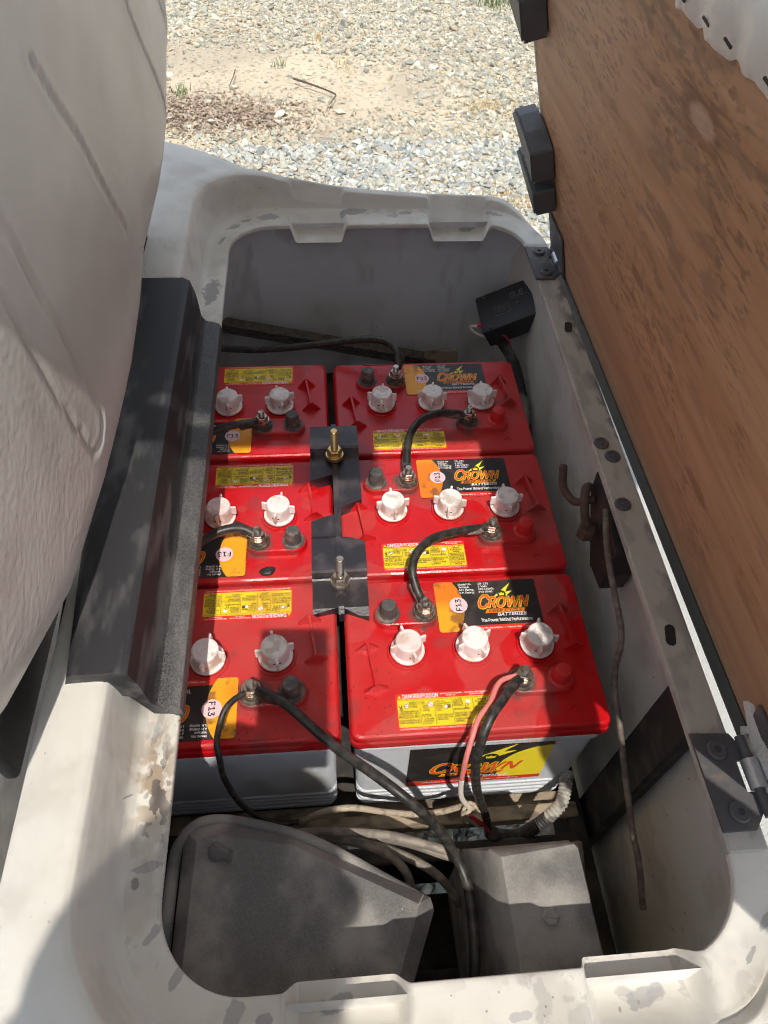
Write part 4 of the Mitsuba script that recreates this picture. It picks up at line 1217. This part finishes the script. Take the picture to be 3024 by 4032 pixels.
def cable(name, pts, r, bsdf, label, cat, ends=(0, 0), n=8, cuff='cable_black'):
    """A cable as a thing: its sheath and, where it is bolted to a stud, a crimped eye."""
    K = thing(name, label, cat)
    p = np.array(pts, float)
    s = spline(p, n)
    put('sheath', tube(s, r, 14), bsdf, K, smooth=True)
    for e in (0, 1):
        if ends[e]:
            a = p[0] if e == 0 else p[-1]
            b = p[1] if e == 0 else p[-2]
            d = (b - a) * [1, 1, .6]
            L = np.linalg.norm(d)
            d /= L
            q = tube([a + d * .010, a + d * .016, a + d * .030, a + d * .031], [r * .9, r * 1.22, r * 1.22, r * 1.0], 12)
            eye = lathe([(.0085, a[2] - .0012), (.0085, a[2] + .0010), (.004, a[2] + .0012)], 20, (a[0], a[1], 0))
            tang = obox(a + d * .010, d, np.cross([0, 0, 1], d) / np.linalg.norm(np.cross([0, 0, 1], d)), [0, 0, 1], (.012, .011, .0024), .0006)
            put('crimped_eye', join([eye, tang]), 'lead', K, smooth=35)
            put('cuff', q, cuff, K, smooth=35)
    return K


CZ = .0172
L1 = (-.008 - .086, .1835 - .133)
L2 = (-.007 - .086, .369 - .133)
L3 = (-.008 - .086, .558 - .133)
cable('battery_cable', [(L3[0], L3[1], CZ), (-.112, .417, .021), (-.135, .412, .022), (-.16, .405, .018), (-.19, .395, .012)], .0050, 'cable_black', 'black battery cable from the far left stud running under the black trim', 'cable', (1, 0))
cable('battery_cable', [(L2[0], L2[1], CZ), (-.108, .243, .024), (-.125, .242, .027), (-.145, .236, .024), (-.168, .224, .014), (-.20, .205, .0085)], .0053, 'cable_black', 'black battery cable bent from the middle left stud to under the trim', 'cable', (1, 0))
cable('battery_cable', [(.087, .507, CZ), (.092, .520, .032), (.086, .541, .040), (.066, .557, .040), (.029, .570, .030), (-.023, .581, .015), (-.078, .593, .0), (-.127, .605, -.010), (-.205, .628, -.020)], .0050, 'cable_black', 'black cable arching from the far right stud towards the far left corner', 'cable', (1, 0))
cable('battery_cable', [(.177, .423, CZ), (.160, .424, .021), (.135, .420, .026), (.110, .404, .030), (.0945, .380, .030), (.088, .354, .025), (.0865, .334, .019), (.086, .320, CZ)], .0050, 'cable_black', 'black curved cable joining the far right and the middle right battery', 'cable', (1, 1), cuff='lead')
cable('battery_cable', [(.176, .236, CZ), (.158, .233, .021), (.130, .225, .027), (.102, .212, .033), (.083, .192, .036), (.0755, .173, .033), (.078, .156, .025), (.082, .145, .020), (.086, .133, CZ)], .0048, 'cable_black', 'black curved cable joining the middle right and the nearest right battery', 'cable', (1, 1), cuff='cable_dusty')
cable('battery_cable', [(.176, .049, CZ), (.163, .038, .023), (.148, .020, .030), (.134, .004, .032), (.124, -.012, .022), (.119, -.026, -.005), (.124, -.034, -.050), (.134, -.036, -.095), (.148, -.038, -.150), (.160, -.040, -.215)], .0047, 'cable_black', 'thick black cable hanging from the nearest right stud down the sunlit battery side', 'cable', (1, 0))
K = thing('sense_wire', 'thin pink and white wire hanging beside the thick black cable in the sun', 'wire')
s = spline([(.170, .050, .0175), (.150, .042, .0215), (.136, .020, .025), (.122, .004, .026), (.114, -.012, .022), (.108, -.026, .004), (.107, -.033, -.03)], 8)
put('pink_length', tube(s, .0026, 10), 'wire_pink', K, smooth=True)
s = spline([(.107, -.033, -.03), (.1085, -.036, -.055), (.113, -.037, -.08), (.1215, -.037, -.104), (.126, -.037, -.116)], 8)
put('white_length', tube(s, .0027, 10), 'wire_white', K, smooth=True)
cable('power_cable', [(L1[0], L1[1], CZ + .002), (-.076, .040, .025), (-.058, .027, .029), (-.036, .006, .027), (-.012, -.016, .024), (.020, -.045, .034), (.048, -.068, .030), (.074, -.083, -.002), (.091, -.101, -.030), (.100, -.123, -.040), (.1005, -.148, -.038), (.097, -.18, -.030), (.092, -.22, -.05), (.09, -.26, -.10)], .0048, 'cable_black', 'long black power cable looping from the nearest left stud down between the two covers', 'cable', (1, 0))
K = thing('control_wire', 'thin wire drooping from the nearest left stud along the battery feet to a knot', 'wire')
s = spline([(L1[0], L1[1], CZ), (-.108, .040, .022), (-.117, .030, .022), (-.122, .016, .018), (-.123, -.001, .020), (-.121, -.014, .010), (-.120, -.022, -.018), (-.112, -.028, -.073), (-.097, -.030, -.119), (-.078, -.031, -.143), (-.055, -.031, -.142)], 8)
put('black_length', tube(s, .0030, 10), 'cable_black', K, smooth=True)
s = spline([(-.055, -.031, -.142), (-.029, -.030, -.115), (.0, -.030, -.108), (.035, -.031, -.127), (.071, -.031, -.144), (.101, -.031, -.139), (.120, -.032, -.122), (.132, -.034, -.116), (.138, -.038, -.122)], 8)
put('dusty_length', tube(s, .0034, 10), 'wire_tan', K, smooth=True, label='tan dust covered length of the wire')
knot = [tube(spline([(.124 + .006 * math.cos(a), -.037 + .005 * math.sin(a * 1.3), -.119 + .008 * math.sin(a)) for a in np.linspace(0, 9, 12)], 5), .0022, 8), tube(spline([(.122, -.040, -.122), (.128, -.042, -.140), (.139, -.043, -.158)], 6), .0026, 8), tube(spline([(.118, -.040, -.118), (.119, -.042, -.134), (.122, -.043, -.140)], 6), .0024, 8)]
put('knot', join(knot), 'wire_tan', K, smooth=True)
s = spline([(.126, -.041, -.125), (.136, -.042, -.143), (.150, -.043, -.170), (.158, -.043, -.195), (.176, -.040, -.235), (.190, -.038, -.275)], 8)
k = put('signal_wire', tube(s, .0022, 8), 'wire_red', None, smooth=True)
tag(k, 'thin red wire leaving the knot behind the thick black cable', 'wire')
for pts, lb in (([(-.13, -.060, -.130), (-.097, -.055, -.115), (-.053, -.054, -.098), (-.011, -.058, -.090), (.036, -.065, -.088), (.072, -.076, -.089), (.105, -.086, -.092)], 'dusty grey cable arching highest over the tray behind the left cover'),
                ([(-.12, -.058, -.150), (-.070, -.052, -.125), (-.020, -.060, -.105), (.017, -.072, -.098), (.039, -.084, -.100), (.052, -.098, -.108), (.057, -.115, -.125)], 'dusty grey cable bending first down behind the left cover, the innermost arc'),
                ([(-.11, -.056, -.165), (-.059, -.051, -.135), (-.001, -.062, -.112), (.040, -.077, -.102), (.071, -.093, -.104), (.090, -.108, -.112), (.103, -.124, -.130)], 'dusty grey cable bending down in the middle arc between the covers'),
                ([(-.05, -.046, -.145), (-.001, -.054, -.115), (.050, -.069, -.100), (.091, -.085, -.098), (.120, -.093, -.103)], 'dusty grey cable running straightest to the right cover')):
    k = put('tray_cable', tube(spline(pts, 8), .0044, 12), 'cable_dusty', None, smooth=True)
    tag(k, lb, 'cable')


def conduit(pts, r, bsdf, label, dust=None):
    s = spline(pts, 30)
    L = np.r_[0, np.cumsum(np.linalg.norm(np.diff(s, axis=0), axis=1))]
    nn_ = int(L[-1] / .0009)
    u_ = np.linspace(0, L[-1], nn_)
    q = np.column_stack([np.interp(u_, L, s[:, k]) for k in range(3)])
    rad = r * (1 + .10 * np.sign(np.sin(u_ * 2 * np.pi / .0040)) * np.abs(np.sin(u_ * 2 * np.pi / .0040)) ** .4)
    K = thing('ribbed_conduit', label, 'conduit')
    cut = nn_ if dust is None else int(nn_ * dust)
    put('sleeve', tube(q[:cut], rad[:cut], 14), bsdf, K, smooth=35)
    if dust is not None:
        put('dusty_sleeve', tube(q[cut - 1:], rad[cut - 1:], 14), 'conduit_dusty', K, smooth=35, label='end of the sleeve caked in pale dust')
    return K


conduit([(.160, -.046, -.185), (.173, -.045, -.203), (.193, -.045, -.204), (.207, -.044, -.180), (.222, -.038, -.158), (.235, -.028, -.150), (.243, -.012, -.148), (.250, .005, -.150)], .0070, 'conduit', 'black ribbed conduit with a dusty end lying below the sunlit battery', .62)
conduit([(.266, .694, -.056), (.280, .686, -.066), (.290, .670, -.074), (.300, .645, -.086), (.303, .61, -.096), (.3035, .575, -.104), (.303, .545, -.111), (.300, .50, -.135), (.290, .45, -.17)], .0085, 'conduit', 'black ribbed conduit curving down from the small control box')
K = thing('control_lead', 'white and maroon wires with a crimp joint leaving the control box', 'wire')
put('white_length', tube(spline([(.240, .690, -.040), (.230, .694, -.044), (.236, .690, -.052), (.252, .686, -.058), (.262, .690, -.060), (.270, .690, -.062)], 8), .0026, 8), 'wire_white', K, smooth=True)
put('maroon_length', tube(spline([(.243, .688, -.036), (.262, .676, -.040), (.282, .668, -.045), (.292, .672, -.060), (.294, .672, -.075)], 8), .0016, 8), 'wire_red', K, smooth=True)
put('crimp', tube([(.240, .690, -.036), (.252, .683, -.038), (.260, .678, -.039)], .0042, 10), 'wire_red', K, smooth=True)

# ---------------------------------------------------------------- the person taking the photo (behind the camera; throws the shadow on the near left)
P = thing('person', 'person in dark shirt and grey trousers holding a phone over the bay', 'person')
R_ = np.array([.9962, -.077, .034])
F_ = FWD / np.linalg.norm(FWD)
PC = EYE - F_ * .012 - UP * .058 - R_ * .028            # centre of the phone
J = dict(pelvis=(-.22, -.80, .26), waist=(-.21, -.80, .45), chest=(-.14, -.80, .68), neck=(-.11, -.74, .84), head=(-.085, -.655, .97), lsh=(-.30, -.74, .78), rsh=(.06, -.80, .76), lel=(-.23, -.54, .49), rel=(.45, -.52, .47),
         lhip=(-.31, -.80, .22), rhip=(-.13, -.80, .22), lkn=(-.32, -.77, -.18), rkn=(-.12, -.76, -.18), lan=(-.32, -.82, -.545), ran=(-.12, -.81, -.545), lto=(-.33, -.66, -.59), rto=(-.11, -.65, -.59))
J = {k: np.array(v, float) for k, v in J.items()}
lw = PC - R_ * .050 - UP * .070 - F_ * .03
rw = np.array([.232, -.235, .505])


def limb(*js):
    return [bone(js[k][0], js[k + 1][0], js[k][1], js[k + 1][1], 20) for k in range(len(js) - 1)]


def fuse(parts, edge, it=8):
    m = m3.Manifold.batch_boolean(parts, m3.OpType.Add).refine_to_length(edge)
    q = join([m])
    q.merge_vertices()
    trimesh.smoothing.filter_taubin(q, iterations=it)
    return q


bodyp = limb((J['pelvis'], .13), (J['waist'], .12), (J['chest'], .135), (J['neck'], .06)) + limb((J['neck'], .055), (J['head'] - [0, .01, .04], .062), (J['head'] + [0, 0, .02], .088)) + [ball(J['head'] + [0, -.02, .03], .092, 24), ball(J['head'] + [0, .05, -.05], .045, 20)]
bodyp += [bone(J['head'] + [0, .088, .012], J['head'] + [0, .108, -.022], .009, .013), ball(J['head'] + [-.088, -.005, -.01], .02), ball(J['head'] + [.088, -.005, -.01], .02), bone(J['head'] + [-.02, .078, -.052], J['head'] + [.02, .078, -.052], .009, .009)]
for s_ in 'lr':
    wr = lw if s_ == 'l' else rw
    bodyp += limb((J['chest'] + [0, 0, .06], .09), (J[s_ + 'sh'], .062), (J[s_ + 'el'], .045), (wr - F_ * .03 - UP * .05 if s_ == 'l' else wr - np.array([0, .06, 0]), .027))
    bodyp += limb((J['pelvis'], .11), (J[s_ + 'hip'], .095), (J[s_ + 'kn'], .062), (J[s_ + 'an'], .042), (J[s_ + 'to'], .035))
    palm = wr + UP * .0
    bodyp += [bone(wr - F_ * .03 - UP * .05 if s_ == 'l' else wr - np.array([0, .06, 0]), palm - UP * .01, .026, .026), bone(palm - UP * .01, palm + UP * .035, .026, .022)]
    sg_ = 1 if s_ == 'l' else -1
    for k in range(4):
        b0 = palm + UP * (.044 - .021 * k) - F_ * .010
        L_ = (.030, .034, .033, .026)[k]
        b1 = b0 - F_ * -.014 + R_ * sg_ * -.004
        b2 = b1 + R_ * sg_ * L_ * .55 + F_ * .006
        bodyp += [bone(b0, b1, .0095, .0088), bone(b1, b2, .0088, .0078)]
    th0 = palm - F_ * .02
    bodyp += [bone(th0, th0 + UP * .03 + R_ * sg_ * .018 - F_ * .012, .0115, .010), bone(th0 + UP * .03 + R_ * sg_ * .018 - F_ * .012, th0 + UP * .055 + R_ * sg_ * .030 - F_ * .006, .010, .008)]
put('body', fuse(bodyp, .012, 6), 'skin', P, smooth=True)
sh = limb((J['pelvis'] + [0, 0, .02], .150), (J['waist'], .140), (J['chest'], .155), (J['neck'] - [0, 0, .05], .08))
for s_ in 'lr':
    e_ = J[s_ + 'el'] * .6 + (lw if s_ == 'l' else rw) * .4
    sh += limb((J['chest'] + [0, 0, .06], .10), (J[s_ + 'sh'], .076), (J[s_ + 'el'], .060), (e_, .046))
put('shirt', fuse(sh, .02, 8), 'cloth_blue', P, smooth=True)
tr = []
for s_ in 'lr':
    tr += limb((J['pelvis'], .145), (J[s_ + 'hip'], .112), (J[s_ + 'kn'], .082), (J[s_ + 'an'] + [0, 0, .02], .066))
put('trousers', fuse(tr, .02, 8), 'cloth_grey', P, smooth=True)
for s_ in 'lr':
    put('shoe', fuse([bone(J[s_ + 'an'] - [0, .03, .025], J[s_ + 'to'], .052, .044), bone(J[s_ + 'an'] - [0, .03, .0], J[s_ + 'to'] + [0, -.04, .0], .05, .044)], .012, 6), 'shoe', P, smooth=True)
hr = m3.Manifold.batch_boolean([ball(J['head'] + [0, -.028, .045], .098, 28), ball(J['head'] + [0, -.04, -.0], .09, 24)], m3.OpType.Add) - ball(J['head'] + [0, .075, -.03], .088, 24)
put('hair', join([hr]), 'hair', P, smooth=50)
for dx in (-.032, .032):
    put('eye', trimesh.creation.icosphere(subdivisions=2, radius=.011).apply_translation(J['head'] + [dx, .078, .012]), 'eye_white', P, smooth=True)
k = put('phone', obox(PC - F_ * .0045, R_, UP, -F_, (.071, .146, .008), .003), 'phone_black', None)
tag(k, 'black phone in the hands of the person behind the camera', 'phone')
